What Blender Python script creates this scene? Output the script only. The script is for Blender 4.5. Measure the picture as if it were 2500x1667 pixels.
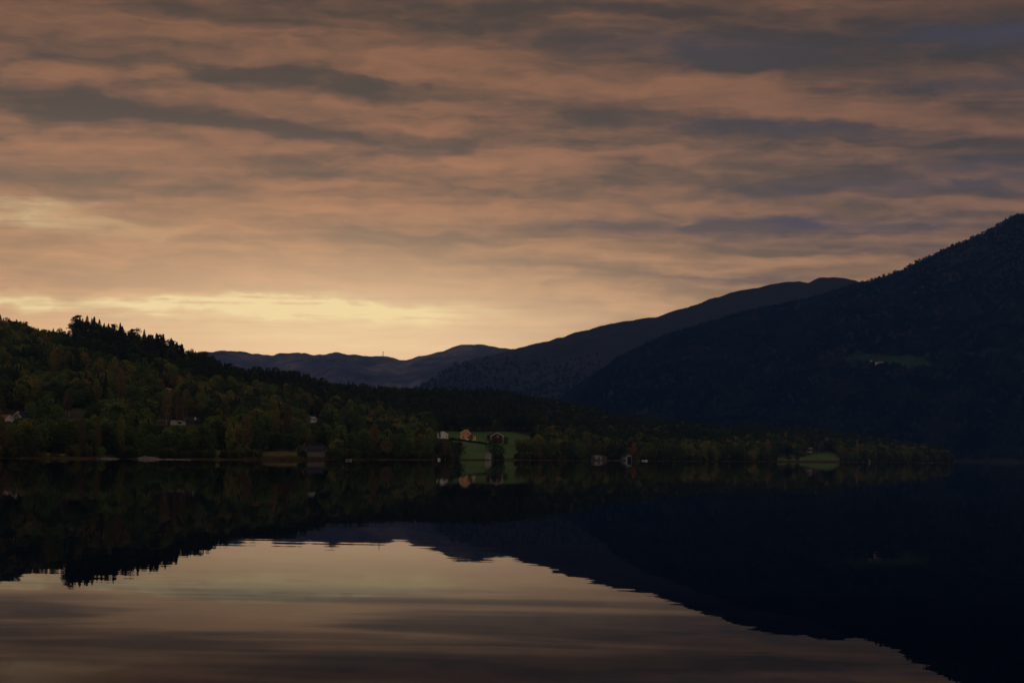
import bpy, bmesh, math, random
import numpy as np
from mathutils import Matrix, Vector, noise as mnoise

for o in list(bpy.data.objects):
    bpy.data.objects.remove(o, do_unlink=True)
C = bpy.context.scene.collection
rnd = random.Random(11)
rs = np.random.RandomState(5)
sc = bpy.context.scene

def s2l(c):
    c = [x / 255.0 for x in c]
    return tuple(x / 12.92 if x <= .04045 else ((x + .055) / 1.055) ** 2.4 for x in c)

# ------------------------------------------------------------------ camera
F = 5000.0; CH = 6.0
pit = math.radians(3.06); rol = math.radians(1.0)
fw = np.array([0, math.cos(pit), math.sin(pit)])
r0 = np.array([1., 0, 0]); u0 = np.array([0, -math.sin(pit), math.cos(pit)])
XC = math.cos(rol) * r0 + math.sin(rol) * u0
YC = -math.sin(rol) * r0 + math.cos(rol) * u0
cam = bpy.data.cameras.new('camera'); co = bpy.data.objects.new('camera', cam); C.objects.link(co)
cam.lens = 72; cam.sensor_width = 36; cam.clip_start = .5; cam.clip_end = 60000
m = Matrix.Identity(4)
for i in range(3):
    m[i][0] = XC[i]; m[i][1] = YC[i]; m[i][2] = -fw[i]
m[2][3] = CH
co.matrix_world = m
sc.camera = co

def proj(x, y, z):
    z = z - CH
    d = y * fw[1] + z * fw[2]
    return (1250 + F * (x * XC[0] + y * XC[1] + z * XC[2]) / d,
            833.5 - F * (x * YC[0] + y * YC[1] + z * YC[2]) / d)

def unproj(px, py, D):
    v = fw + XC * ((px - 1250) / F) + YC * ((833.5 - py) / F)
    v = v * (D / v[1])
    return v[0], D, v[2] + CH

# ------------------------------------------------------------------ world
w = bpy.data.worlds.new('World'); sc.world = w; w.use_nodes = True
N = w.node_tree.nodes; L = w.node_tree.links; N.clear()
def nd(t, **k):
    n = N.new(t)
    for a, b in k.items(): setattr(n, a, b)
    return n
def setin(n, i, v):
    if hasattr(v, 'is_linked') or isinstance(v, bpy.types.NodeSocket): L.new(v, n.inputs[i])
    else: n.inputs[i].default_value = v
def M(op, a, b=0.0, c=0.0, clamp=False):
    n = nd('ShaderNodeMath', operation=op); n.use_clamp = clamp
    setin(n, 0, a)
    if len(n.inputs) > 1: setin(n, 1, b)
    if len(n.inputs) > 2: setin(n, 2, c)
    return n.outputs[0]
def VM(op, a, b=(0, 0, 0), out=0):
    n = nd('ShaderNodeVectorMath', operation=op); setin(n, 0, a); setin(n, 1, b); return n.outputs[out]
def mixc(f, a, b):
    n = nd('ShaderNodeMix', data_type='RGBA'); setin(n, 0, f); setin(n, 6, a); setin(n, 7, b); return n.outputs[2]
def comb(x, y, z=0.0):
    n = nd('ShaderNodeCombineXYZ'); setin(n, 0, x); setin(n, 1, y); setin(n, 2, z); return n.outputs[0]
def ramp(f, stops, interp='LINEAR'):
    n = nd('ShaderNodeValToRGB'); setin(n, 0, f); cr = n.color_ramp; cr.interpolation = interp
    while len(cr.elements) < len(stops): cr.elements.new(.5)
    for e, (p, c) in zip(cr.elements, stops):
        e.position = p; e.color = (*s2l(c), 1) if len(c) == 3 else c
    return n.outputs[0]
def noise(vec, scale, detail=4, rough=.5, dist=0.0, lac=2.0, col=False):
    n = nd('ShaderNodeTexNoise'); n.noise_dimensions = '3D'
    setin(n, 'Vector', vec); n.inputs['Scale'].default_value = scale; n.inputs['Detail'].default_value = detail
    n.inputs['Roughness'].default_value = rough; n.inputs['Distortion'].default_value = dist
    n.inputs['Lacunarity'].default_value = lac
    return n.outputs[1] if col else n.outputs[0]
tc = nd('ShaderNodeTexCoord').outputs['Generated']
sp = nd('ShaderNodeSeparateXYZ'); L.new(tc, sp.inputs[0])
dx, dy, dz = sp.outputs
az = M('ARCTAN2', dx, dy)                      # 0 straight down the lake
el = M('ARCSINE', M('MINIMUM', M('MAXIMUM', dz, -1.0), 1.0))
U = M('MULTIPLY', az, 5.0)                     # units of 0.2 rad
V = M('MULTIPLY', M('MAXIMUM', el, 0.0), 5.0)
# cloud deck seen in perspective (plane coordinates)
inv = M('DIVIDE', 1.0, M('ADD', M('MAXIMUM', dz, 0.0), .045))
PX = M('MULTIPLY', dx, inv); PY = M('MULTIPLY', dy, inv)
P = comb(M('MULTIPLY', PX, .62), M('ADD', M('MULTIPLY', PY, 2.1), M('MULTIPLY', PX, .18)), 3.7)
n1 = noise(P, 1.15, 5, .5, .35)
P2 = comb(PX, M('MULTIPLY', PY, 1.5), 9.1)
n2 = noise(P2, 3.2, 5, .55, .25)
P3 = comb(M('MULTIPLY', PX, 1.0), M('MULTIPLY', PY, 4.2), 1.3)
n3 = noise(P3, 2.0, 4, .55, .2)
# domain warp for the big forms
wn = noise(comb(M('MULTIPLY', U, 3.0), M('MULTIPLY', V, 9.0)), 1.6, 3, .55, col=True)
wf = noise(comb(M('MULTIPLY', U, 3.0), M('MULTIPLY', V, 12.0)), 6.0, 3, .6, col=True)
warp = VM('ADD', VM('MULTIPLY', VM('SUBTRACT', wn, (.5, .5, .5)), (.5, .085, 0)),
          VM('MULTIPLY', VM('SUBTRACT', wf, (.5, .5, .5)), (.10, .016, 0)))
UV = UV0 = VM('ADD', comb(U, V, 0.0), warp)
def blob(px, py, sx, sy, ang=0.0):
    """soft cloud form: photo position (2500 px wide frame) turned into a direction"""
    hy = 1101 + .0175 * (px - 1250)
    u = (px - 1250) / 1000.0; v = (hy - py) / 1000.0
    mp = nd('ShaderNodeMapping', vector_type='TEXTURE'); L.new(UV, mp.inputs[0])
    mp.inputs['Location'].default_value = (u, v, 0); mp.inputs['Scale'].default_value = (sx / 1000, sy / 1000, 1)
    mp.inputs['Rotation'].default_value = (0, 0, math.radians(-ang))
    d = VM('DOT_PRODUCT', mp.outputs[0], mp.outputs[0], 1)
    return M('POWER', .36788, d)
def total(lst):
    global UV
    acc = 0.0
    for k, (amp, *b) in enumerate(lst):
        acc = M('MULTIPLY_ADD', blob(*b), amp, acc)
        if k % 6 == 5: UV = VM('ADD', UV0, comb(M('MULTIPLY', acc, 1e-7), 0.0, 0.0))   # evaluate the forms in turn, to stay within the shader stack
    UV = VM('ADD', UV0, comb(M('MULTIPLY', acc, 1e-7), 0.0, 0.0))
    return acc
bright = [  # amp, x, y, sx, sy, tilt (positive = falls to the right)
    (.5, 1650, 225, 560, 38, 4), (.38, 2300, 300, 330, 34, 1), (.32, 1700, 372, 160, 28, 4), (.34, 1930, 372, 190, 36, 6),
    (.35, 1330, 415, 190, 34, 2), (.34, 2200, 518, 330, 14, 1), (.42, 2130, 597, 170, 14, 0), (.42, 2010, 648, 330, 12, 4),
    (.22, 140, 60, 300, 60, 3), (.2, 700, 120, 500, 50, 3), (.18, 480, 245, 260, 40, 2), (.2, 250, 350, 420, 30, 2),
    (.25, 620, 430, 400, 26, 2), (.3, 1100, 395, 220, 26, 3), (.2, 1420, 600, 330, 18, 3), (.2, 300, 490, 300, 26, 2),
    (.22, 900, 530, 420, 20, 1), (.22, 500, 610, 420, 22, 2), (.2, 1300, 700, 480, 40, 2), (.25, 2300, 170, 260, 30, 0)]
dark = [
    (.6, 570, 203, 280, 34, 1), (.5, 150, 272, 380, 34, 2), (.5, 420, 305, 380, 18, 2), (.35, 130, 152, 200, 18, 2), (.3, 1050, 30, 420, 55, 3),
    (.7, 1750, 115, 560, 60, 5), (.4, 2350, 95, 330, 75, 0), (.62, 1500, 282, 420, 24, 6), (.55, 1900, 335, 450, 20, 2),
    (.4, 2400, 240, 260, 28, 0), (.3, 850, 335, 260, 20, 2), (.3, 1050, 410, 220, 12, 3), (.38, 1200, 470, 230, 16, 5),
    (.35, 2200, 440, 300, 34, 2), (.25, 350, 505, 230, 12, 2), (.3, 830, 560, 300, 9, 3), (.25, 300, 620, 420, 12, 2),
    (.4, 2000, 478, 420, 13, 1), (.45, 1750, 560, 520, 13, 1), (.4, 1950, 622, 420, 9, 4), (.4, 1750, 682, 260, 8, 2),
    (.3, 1400, 655, 300, 8, 3), (.5, 215, 757, 150, 12, 5), (.22, 300, 690, 260, 16, 3), (.2, 640, 790, 160, 8, 1),
    (.3, 1150, 590, 260, 8, 2), (.25, 60, 385, 260, 24, 2)]
blue = [(.95, 2060, 556, 280, 22, 1), (.4, 1560, 553, 280, 20, 0), (.5, 2200, 472, 340, 24, -1), (.6, 2220, 625, 200, 14, 2),
        (.4, 1800, 682, 280, 14, 2), (.55, 2450, 115, 260, 30, 0), (.3, 1700, 130, 300, 40, 3), (.45, 2420, 440, 200, 30, 0),
        (.35, 1900, 330, 330, 14, 2), (.3, 2400, 230, 200, 30, 0), (.5, 1750, 580, 300, 10, 3)]
yellow = [(.32, 740, 785, 400, 46, 0), (.8, 830, 756, 240, 26, 1), (.55, 540, 756, 240, 20, 0), (.4, 130, 754, 190, 20, 1), (1.0, 750, 738, 120, 9, 3), (1.0, 900, 748, 90, 7, 1), (.7, 500, 755, 170, 12, -1), (.4, 300, 748, 90, 10, 3),
          (.55, 60, 757, 90, 9, 2), (.3, 30, 545, 90, 26, 3), (.2, 190, 556, 170, 26, 4),
          (.5, 900, 765, 280, 18, 0), (.35, 830, 830, 300, 14, 1), (.3, 60, 510, 120, 10, 2)]
SB, SD, SBL, SY = M('MULTIPLY', total(bright), .62), M('MULTIPLY', total(dark), .72), total(blue), total(yellow)
dens = M('ADD', M('MULTIPLY', M('SUBTRACT', n1, .5), 1.2), M('MULTIPLY', M('SUBTRACT', n2, .5), .55))
n4 = noise(VM('ADD', comb(M('MULTIPLY', U, 1.8), M('MULTIPLY', V, 11.0)), VM('MULTIPLY', wn, (.8, .8, 0))), 1.0, 5, .55, .5)
n4b = noise(VM('ADD', comb(M('MULTIPLY', U, 1.8), M('MULTIPLY', M('ADD', V, .03), 11.0)), VM('MULTIPLY', wn, (.8, .8, 0))), 1.0, 5, .55, .5)
n6 = noise(VM('ADD', comb(M('MULTIPLY', U, 2.5), M('MULTIPLY', M('POWER', V, .8), 15.0), 6.0), VM('MULTIPLY', wn, (1.4, 1.4, 0))), 1.0, 3, .5, .6)
n6b = noise(VM('ADD', comb(M('MULTIPLY', U, 2.5), M('MULTIPLY', M('POWER', M('ADD', V, .036), .8), 15.0), 6.0), VM('MULTIPLY', wn, (1.4, 1.4, 0))), 1.0, 3, .5, .6)
relief = M('ADD', M('MULTIPLY', M('SUBTRACT', n4, n4b), .95), M('MULTIPLY', M('SUBTRACT', n6, n6b), .9))
n5 = noise(comb(M('MULTIPLY', U, 9.0), M('MULTIPLY', M('POWER', V, .7), 26.0), 4.0), 1.0, 4, .55, .4)
dens = M('ADD', dens, M('MULTIPLY', M('SUBTRACT', n3, .5), .35))
dens = M('ADD', dens, relief)
dens = M('ADD', dens, M('ADD', M('MULTIPLY', M('SUBTRACT', n4, .5), 1.35), M('MULTIPLY', M('SUBTRACT', n5, .5), .55)))
dens = M('ADD', M('ADD', dens, .46), M('SUBTRACT', SB, SD))
dn = nd('ShaderNodeMapRange', interpolation_type='SMOOTHSTEP'); setin(dn, 0, dens)
dn.inputs[1].default_value = -.2; dn.inputs[2].default_value = 1.2
cf = dn.outputs[0]
Vn = M('DIVIDE', V, 7.85)  # elevation, 0 horizon .. 1 zenith
lightc = ramp(M('MINIMUM', M('MULTIPLY', V, .5), 1.0), [
    (0.0, (232, 186, 150)), (.125, (226, 180, 142)), (.2, (202, 154, 118)), (.3, (182, 134, 102)), (.4, (160, 115, 87)),
    (.53, (134, 96, 72)), (.75, (120, 95, 82)), (1.0, (118, 102, 96))])
darkc = ramp(M('MINIMUM', M('MULTIPLY', V, .5), 1.0), [
    (0.0, (200, 162, 132)), (.125, (182, 146, 118)), (.2, (148, 120, 100)), (.3, (112, 97, 84)), (.4, (86, 76, 66)),
    (.53, (72, 62, 54)), (.75, (92, 82, 80)), (1.0, (108, 102, 104))])
col = mixc(cf, darkc, lightc)
# the light falls off to the right of the hidden sun, and a glow sits over the far range
side = nd('ShaderNodeMapRange', interpolation_type='SMOOTHSTEP'); setin(side, 0, U)
side.inputs[1].default_value = -.35; side.inputs[2].default_value = 1.5; side.inputs[3].default_value = 0; side.inputs[4].default_value = 1
fall = M('MULTIPLY', side.outputs[0], M('SUBTRACT', 1.0, M('MULTIPLY', M('MULTIPLY', Vn, Vn), 1.0), clamp=True))
col = mixc(fall, col, VM('MULTIPLY', col, (.56, .6, .72)))
cool = M('MULTIPLY', M('MULTIPLY', M('SUBTRACT', 1.0, cf), side.outputs[0]), .45)
col = mixc(cool, col, (*s2l((62, 59, 60)), 1))
def plain(px, py, sx, sy):
    hy = 1101 + .0175 * (px - 1250)
    a = M('DIVIDE', M('SUBTRACT', U, (px - 1250) / 1000.0), sx / 1000); b = M('DIVIDE', M('SUBTRACT', V, (hy - py) / 1000.0), sy / 1000)
    return M('POWER', .36788, M('MULTIPLY_ADD', a, a, M('MULTIPLY', b, b)))
glow = M('MULTIPLY', plain(830, 850, 720, 190), .85)
col = mixc(glow, col, (*s2l((255, 222, 186)), 1))
col = mixc(M('MULTIPLY', plain(150, 640, 600, 200), .22), col, (*s2l((235, 185, 140)), 1))
yy = M('MULTIPLY', SY, M('MULTIPLY', M('SUBTRACT', M('ADD', n2, M('ADD', n3, M('MULTIPLY', n5, .9))), 1.02), 2.0, clamp=True), clamp=True)
col = mixc(yy, col, (*s2l((255, 234, 186)), 1))
bl = M('MULTIPLY', SBL, M('SUBTRACT', 1.25, cf), clamp=True)
col = mixc(M('MULTIPLY', bl, .6), col, (*s2l((66, 70, 98)), 1))
# the rest of the sky, behind the camera: the same overcast, a little paler
back = nd('ShaderNodeMapRange', interpolation_type='SMOOTHSTEP'); setin(back, 0, dy)
back.inputs[1].default_value = .6; back.inputs[2].default_value = -.6; back.inputs[3].default_value = 0; back.inputs[4].default_value = 1
backc = mixc(cf, (*s2l((128, 120, 124)), 1), (*s2l((176, 152, 138)), 1))
col = mixc(back.outputs[0], col, backc)
sky = nd('ShaderNodeTexSky', sky_type='NISHITA'); sky.sun_disc = False
sky.sun_elevation = math.radians(1.5); sky.sun_rotation = math.radians(-6)
bg1 = nd('ShaderNodeBackground'); L.new(sky.outputs[0], bg1.inputs[0]); bg1.inputs[1].default_value = .05
col = VM('MULTIPLY', col, (1.045, .99, .855))
bg2 = nd('ShaderNodeBackground'); L.new(col, bg2.inputs[0]); bg2.inputs[1].default_value = 1.22
mx = nd('ShaderNodeMixShader'); mx.inputs[0].default_value = .96
L.new(bg1.outputs[0], mx.inputs[1]); L.new(bg2.outputs[0], mx.inputs[2])
wo = nd('ShaderNodeOutputWorld'); L.new(mx.outputs[0], wo.inputs[0])
# the sun is low behind thick cloud down the lake: a very weak, very soft lamp
sl_ = bpy.data.lights.new('sun', 'SUN'); sl_.energy = .03; sl_.angle = math.radians(50); sl_.color = (1.0, .82, .62)
so_ = bpy.data.objects.new('sun', sl_); C.objects.link(so_); so_.rotation_euler = (math.radians(90 - 10), 0, math.radians(180 + 6))
vs = sc.view_settings
vs.view_transform = 'Standard'; vs.look = 'None'; vs.gamma = 1; vs.exposure = 0; vs.use_curve_mapping = False
sc.render.engine = 'CYCLES'
cy = sc.cycles
cy.max_bounces = 6; cy.diffuse_bounces = 2; cy.glossy_bounces = 3; cy.transparent_max_bounces = 8; cy.volume_bounces = 0
cy.use_denoising = True

# ------------------------------------------------------------------ materials
def material(name):
    mt = bpy.data.materials.new(name); mt.use_nodes = True
    return mt
def mat(name, color, rough=.8, var=.25, scale=.8, spec=.25):
    global N, L
    mt = material(name); N = mt.node_tree.nodes; L = mt.node_tree.links
    b = N['Principled BSDF']; b.inputs['Roughness'].default_value = rough
    b.inputs['Specular IOR Level'].default_value = spec
    tcn = nd('ShaderNodeTexCoord').outputs['Object']
    n = noise(tcn, scale, 5, .6)
    f = nd('ShaderNodeMapRange'); setin(f, 0, n); f.inputs[1].default_value = .3; f.inputs[2].default_value = .7
    f.inputs[3].default_value = 1 - var; f.inputs[4].default_value = 1 + var
    sca = nd('ShaderNodeVectorMath', operation='SCALE'); sca.inputs[0].default_value = color; L.new(f.outputs[0], sca.inputs['Scale'])
    L.new(sca.outputs[0], b.inputs['Base Color'])
    return mt
def mat_foliage(name):
    global N, L
    mt = material(name); N = mt.node_tree.nodes; L = mt.node_tree.links; N.clear()
    at = nd('ShaderNodeAttribute', attribute_type='INSTANCER', attribute_name='tint')
    tcn = nd('ShaderNodeTexCoord').outputs['Object']
    n = noise(tcn, .55, 3, .6)
    f = nd('ShaderNodeMapRange'); setin(f, 0, n); f.inputs[1].default_value = .32; f.inputs[2].default_value = .68
    f.inputs[3].default_value = .55; f.inputs[4].default_value = 1.5
    sca = nd('ShaderNodeVectorMath', operation='SCALE'); L.new(at.outputs['Vector'], sca.inputs[0]); L.new(f.outputs[0], sca.inputs['Scale'])
    d = nd('ShaderNodeBsdfDiffuse'); L.new(sca.outputs[0], d.inputs[0])
    t = nd('ShaderNodeBsdfTranslucent'); L.new(sca.outputs[0], t.inputs[0])
    mxx = nd('ShaderNodeMixShader'); mxx.inputs[0].default_value = .18
    L.new(d.outputs[0], mxx.inputs[1]); L.new(t.outputs[0], mxx.inputs[2])
    o = nd('ShaderNodeOutputMaterial'); L.new(mxx.outputs[0], o.inputs[0])
    return mt
def mat_ground(name, cols, scale=.02, fine=.5):
    global N, L
    mt = material(name); N = mt.node_tree.nodes; L = mt.node_tree.links
    b = N['Principled BSDF']; b.inputs['Roughness'].default_value = .95; b.inputs['Specular IOR Level'].default_value = .1
    tcn = nd('ShaderNodeTexCoord').outputs['Object']
    n = noise(tcn, scale, 8, .62); n2_ = noise(tcn, fine, 4, .6)
    f = M('ADD', M('MULTIPLY', n, .65), M('MULTIPLY', n2_, .35))
    k = len(cols); st = [(.36 + .28 * i / (k - 1), (*c, 1)) for i, c in enumerate(cols)]
    c = ramp(f, st); L.new(c, b.inputs['Base Color'])
    bp = nd('ShaderNodeBump'); bp.inputs['Strength'].default_value = .6; bp.inputs['Distance'].default_value = .5
    L.new(n2_, bp.inputs['Height']); L.new(bp.outputs[0], b.inputs['Normal'])
    return mt
MF = mat_foliage('foliage')
M_bark = mat('dark_bark', (.05, .04, .03), .95)
M_birch = mat('birch_bark', (.42, .40, .36), .8, .35, 2.0)
M_white = mat('white_paint', (.64, .65, .66), .6, .08)
M_cream = mat('cream_paint', (.62, .58, .48), .6, .08)
M_dull = mat('shaded_cream_paint', (.17, .165, .14), .7, .15)  # cream paint with the shade on the house put into its colour
M_dull2 = mat('weathered_white_board', (.24, .25, .27), .7, .15)
M_yellow = mat('ochre_paint', (.62, .30, .09), .65, .08)
M_red = mat('red_paint', (.06, .013, .011), .7, .12)
M_grey = mat('weathered_board', (.11, .10, .10), .85, .2)
M_slate = mat('slate_roof', (.022, .027, .042), .95, .15, .8, .05)
M_tileroof = mat('orange_tile_roof', (.22, .06, .03), .8, .2)
M_tin = mat('pale_tin_roof', (.22, .21, .21), .5, .15)
M_brownroof = mat('brown_roof', (.20, .09, .05), .8, .2)
M_conc = mat('foundation', (.5, .49, .46), .9, .1)
M_pane = mat('window_pane', (.02, .022, .028), .08, .05, .5, .5)
M_black = mat('dark_opening', (.008, .008, .01), .9)
M_boat = mat('boat_white', (.65, .65, .66), .4, .05)
M_orange = mat('orange_plastic', (.32, .10, .04), .5, .05)
M_rock = mat('pale_rock', (.17, .15, .14), .9, .35, 1.2)
M_dark_rock = mat('dark_shore_rock', (.06, .052, .045), .9, .4, 1.2)
M_steel = mat('galvanised_steel', (.35, .33, .32), .5, .1)
M_floor = mat_ground('forest_floor', [(.02, .018, .01), (.035, .03, .014), (.045, .045, .018)], .02)
M_meadow = mat_ground('meadow_grass', [(.034, .062, .014), (.046, .092, .020), (.056, .105, .024), (.085, .098, .028)], .03, .35)
M_dry = mat_ground('dry_grass', [(.05, .06, .015), (.09, .08, .02), (.13, .09, .03)], .05, .4)
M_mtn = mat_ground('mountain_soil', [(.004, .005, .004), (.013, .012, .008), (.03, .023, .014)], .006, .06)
M_mid = mat_ground('mid_ridge_heath', [(.009, .010, .012), (.015, .015, .018), (.024, .021, .023)], .004, .04)
M_far = mat_ground('far_range_hazed_heath', [(.020, .026, .046), (.056, .062, .094), (.17, .15, .165)], .0028, .02)  # heath colour with the blue of distant haze mixed in
M_reed = mat_ground('reed_stems', [(.045, .035, .014), (.075, .052, .02), (.10, .07, .028)], .1, 1.0)

# ------------------------------------------------------------------ helpers for objects
def tag(o, label=None, cat=None, group=None, kind=None):
    if label: o['label'] = label
    if cat: o['category'] = cat
    if group: o['group'] = group
    if kind: o['kind'] = kind
    return o
def mesh_np(name, verts, faces, mats):
    me = bpy.data.meshes.new(name)
    me.from_pydata([tuple(v) for v in verts] if not isinstance(verts, list) else verts, [], faces)
    for mm in (mats if isinstance(mats, (list, tuple)) else [mats]): me.materials.append(mm)
    me.update(); return me
def fast_mesh(name, verts, quads, mtl, smooth=False):
    me = bpy.data.meshes.new(name)
    nv = len(verts); nf = len(quads); k = quads.shape[1]
    me.vertices.add(nv); me.vertices.foreach_set('co', np.asarray(verts, np.float32).ravel())
    me.loops.add(nf * k); me.loops.foreach_set('vertex_index', np.asarray(quads, np.int32).ravel())
    me.polygons.add(nf); me.polygons.foreach_set('loop_start', np.arange(0, nf * k, k, dtype=np.int32))
    me.update(calc_edges=True); me.validate()
    if smooth: me.polygons.foreach_set('use_smooth', np.ones(nf, bool))
    me.materials.append(mtl); return me
def link(name, me, parent=None, loc=None):
    o = bpy.data.objects.new(name, me); C.objects.link(o)
    if parent: o.parent = parent
    if loc is not None: o.location = loc
    return o
class MB:
    def __init__(s): s.v = []; s.f = []
    def box(s, x0, y0, z0, x1, y1, z1):
        b = len(s.v); s.v += [(x0, y0, z0), (x1, y0, z0), (x1, y1, z0), (x0, y1, z0), (x0, y0, z1), (x1, y0, z1), (x1, y1, z1), (x0, y1, z1)]
        s.f += [tuple(b + i for i in q) for q in ((0, 3, 2, 1), (4, 5, 6, 7), (0, 1, 5, 4), (1, 2, 6, 5), (2, 3, 7, 6), (3, 0, 4, 7))]; return s
    def poly(s, pts, f):
        b = len(s.v); s.v += list(pts); s.f += [tuple(b + i for i in q) for q in f]; return s
    def tube(s, p0, p1, r0, r1, n=6):
        p0 = Vector(p0); p1 = Vector(p1); d = (p1 - p0).normalized(); a = d.orthogonal().normalized(); c = d.cross(a); b = len(s.v)
        for p, r in ((p0, r0), (p1, r1)):
            for i in range(n):
                t = 2 * math.pi * i / n; s.v.append(tuple(p + a * (r * math.cos(t)) + c * (r * math.sin(t))))
        for i in range(n): j = (i + 1) % n; s.f.append((b + i, b + j, b + n + j, b + n + i))
        s.f.append(tuple(b + n + i for i in range(n))); return s
    def build(s, name, mtl, parent=None):
        me = bpy.data.meshes.new(name); me.from_pydata(s.v, [], s.f); me.materials.append(mtl); me.update()
        return link(name, me, parent)
def empty(name, loc, rz=0.0):
    o = bpy.data.objects.new(name, None); C.objects.link(o); o.location = loc; o.rotation_euler = (0, 0, rz); o.empty_display_size = .5; return o

# ------------------------------------------------------------------ terrain of the wooded headland
def lerp(x, pts):
    return np.interp(x, [p[0] for p in pts], [p[1] for p in pts])
SHORE = [(-1500, 560), (-600, 650), (-200, 720), (0, 772), (240, 830), (400, 860), (700, 965), (1000, 1180), (1200, 1304), (1450, 1540), (1700, 1755),
         (1920, 2100), (2120, 2440), (2300, 2830), (2345, 2950), (2400, 3100)]
RIDGE = [(-1500, 1500), (0, 1540), (500, 1570), (800, 1800), (1100, 2080), (1500, 2380), (1900, 2760), (2200, 3020), (2345, 3120), (2400, 3160)]
SKY = [(-1500, 640), (-300, 730), (0, 765), (30, 776), (60, 783), (85, 795), (105, 802), (150, 806), (176, 806), (181, 780), (215, 782), (260, 792), (300, 802), (360, 818),
       (400, 830), (450, 847), (500, 864), (550, 887), (590, 902), (640, 903), (700, 907), (740, 913), (790, 928), (850, 936), (900, 941), (980, 951),
       (1050, 948), (1200, 950), (1280, 959), (1350, 969), (1400, 979), (1450, 993), (1500, 1004), (1600, 1018), (1700, 1031), (1800, 1038),
       (1900, 1040), (2000, 1045), (2050, 1051), (2100, 1061), (2200, 1072), (2280, 1084), (2310, 1093), (2328, 1112), (2340, 1130)]
TREEH = [(-1500, 10), (172, 10), (185, 17), (500, 16), (700, 15), (1200, 14), (1800, 13), (2200, 14), (2320, 10)]
_t, _z = [], []
for px in list(range(-1500, 2345, 6)):
    x, y, z = unproj(px, float(lerp(px, SKY)), float(lerp(px, RIDGE)))
    _t.append(x / y); _z.append(z - float(lerp(px, TREEH)))
_t = np.array(_t); _z = np.array(_z)
_k = np.ones(5) / 5; _z = np.convolve(np.pad(_z, 2, 'edge'), _k, 'valid')
TT = 1250.0
def px_of(t): return 1250 + F * t
def shore_at(t):
    t = np.asarray(t, float); p = px_of(t)
    return np.interp(p, [a[0] for a in SHORE], [a[1] for a in SHORE]) + 5 * np.sin(t * 190) + 3 * np.sin(t * 460 + 1) + 6 * np.sin(t * 75 + 2)
def ridge_at(t): return np.interp(px_of(t), [a[0] for a in RIDGE], [a[1] for a in RIDGE])
def crest_at(t): return np.interp(np.asarray(t, float), _t, _z)
def ground_z(x, y):
    x = np.asarray(x, float); y = np.asarray(y, float); t = x / y
    S = shore_at(t); R = ridge_at(t); H = np.maximum(crest_at(t), 0)
    s = (y - S) / (R - S)
    up = H * np.power(np.clip(s, 0, 1), 1.4) + .9 * (1 - np.exp(-np.maximum(y - S, 0) / 6.0))
    dn = np.where(s > 1, np.cos(np.clip((s - 1) / 1.3, 0, 1) * math.pi) * .5 + .5, 1)
    z = np.where(s < 0, (y - S) * .06, up * dn)
    z = z + np.where(s > 0, np.clip(s * 6, 0, 1) * (1.6 * np.sin(x * .031 + 1) * np.sin(y * .027) + .7 * np.sin(x * .083) * np.sin(y * .071 + 2)), 0) * np.clip(H / 20, 0, 1)
    tip = np.clip((px_of(t) - 2318) / 22.0, 0, 1)
    return z * (1 - tip) - 3 * tip
def ground_hit(px, py, dmin=500, dmax=3300):
    prev = None
    for D in np.arange(dmin, dmax, 4.0):
        x, y, z = unproj(px, py, D)
        if z <= float(ground_z(x, y)) and z > -1: return x, y, float(ground_z(x, y))
    return None
def at_depth(px, D):
    """point on the ground below image column px at depth D"""
    z = float(ground_z((px - 1250) / F * D, D)); py = 1100
    for _ in range(3):
        dx_ = (z - CH) * rol / D
        x = ((px - 1250) / F - dx_ * 1.0) * D * 1.0
        z = float(ground_z(x, D))
    return x, D, z
tcol = np.linspace(px_of(0) * 0 - .62, (2350 - 1250) / F, 1100)
rows = np.concatenate([np.linspace(-.06, .2, 70), np.linspace(.21, 1.0, 120), np.linspace(1.03, 2.35, 40)])
TG, RG = np.meshgrid(tcol, rows, indexing='ij')
YG = shore_at(TG) + RG * (ridge_at(TG) - shore_at(TG)); XG = TG * YG
ZG = ground_z(XG, YG)
nr = len(rows); nc = len(tcol)
idx = np.arange(nc * nr).reshape(nc, nr)
q = np.stack([idx[:-1, :-1], idx[1:, :-1], idx[1:, 1:], idx[:-1, 1:]], -1).reshape(-1, 4)
land = link('headland_ground', fast_mesh('headland_ground', np.stack([XG, YG, ZG], -1).reshape(-1, 3), q, M_floor, True))
tag(land, kind='structure')

# meadows: sheets just above the headland ground
MEADOWS = {
    'home_field': [(1050, 1062), (1062, 1052), (1100, 1050), (1165, 1053), (1290, 1055), (1310, 1066), (1300, 1083), (1263, 1086), (1262, 1118), (1200, 1121), (1128, 1121), (1100, 1119), (1085, 1095), (1060, 1078)],
    'east_field': [(1893, 1118), (1940, 1118), (1968, 1114), (1988, 1109), (2003, 1105), (2028, 1103), (2042, 1112), (2062, 1120), (2062, 1124), (1890, 1125)],
    'shore_lawn': [(625, 1104), (655, 1102), (737, 1103), (738, 1111), (690, 1114), (620, 1113)],
    'boathouse_lawn': [(784, 1106), (796, 1107), (806, 1113), (800, 1117), (784, 1117)],
    'birch_glade': [(525, 1100), (548, 1100), (549, 1110), (522, 1111)],
    'left_bank': [(84, 1109), (110, 1106), (160, 1108), (205, 1110), (200, 1113), (70, 1114)],
    'road_verge': [(150, 1025), (182, 1026), (190, 1031), (160, 1032)],
}
def in_poly(px, py, poly):
    px = np.asarray(px); py = np.asarray(py); ins = np.zeros(px.shape, bool); j = len(poly) - 1
    for i in range(len(poly)):
        xi, yi = poly[i]; xj, yj = poly[j]
        c = ((yi > py) != (yj > py)) & (px < (xj - xi) * (py - yi) / (yj - yi + 1e-9) + xi)
        ins ^= c; j = i
    return ins
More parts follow.
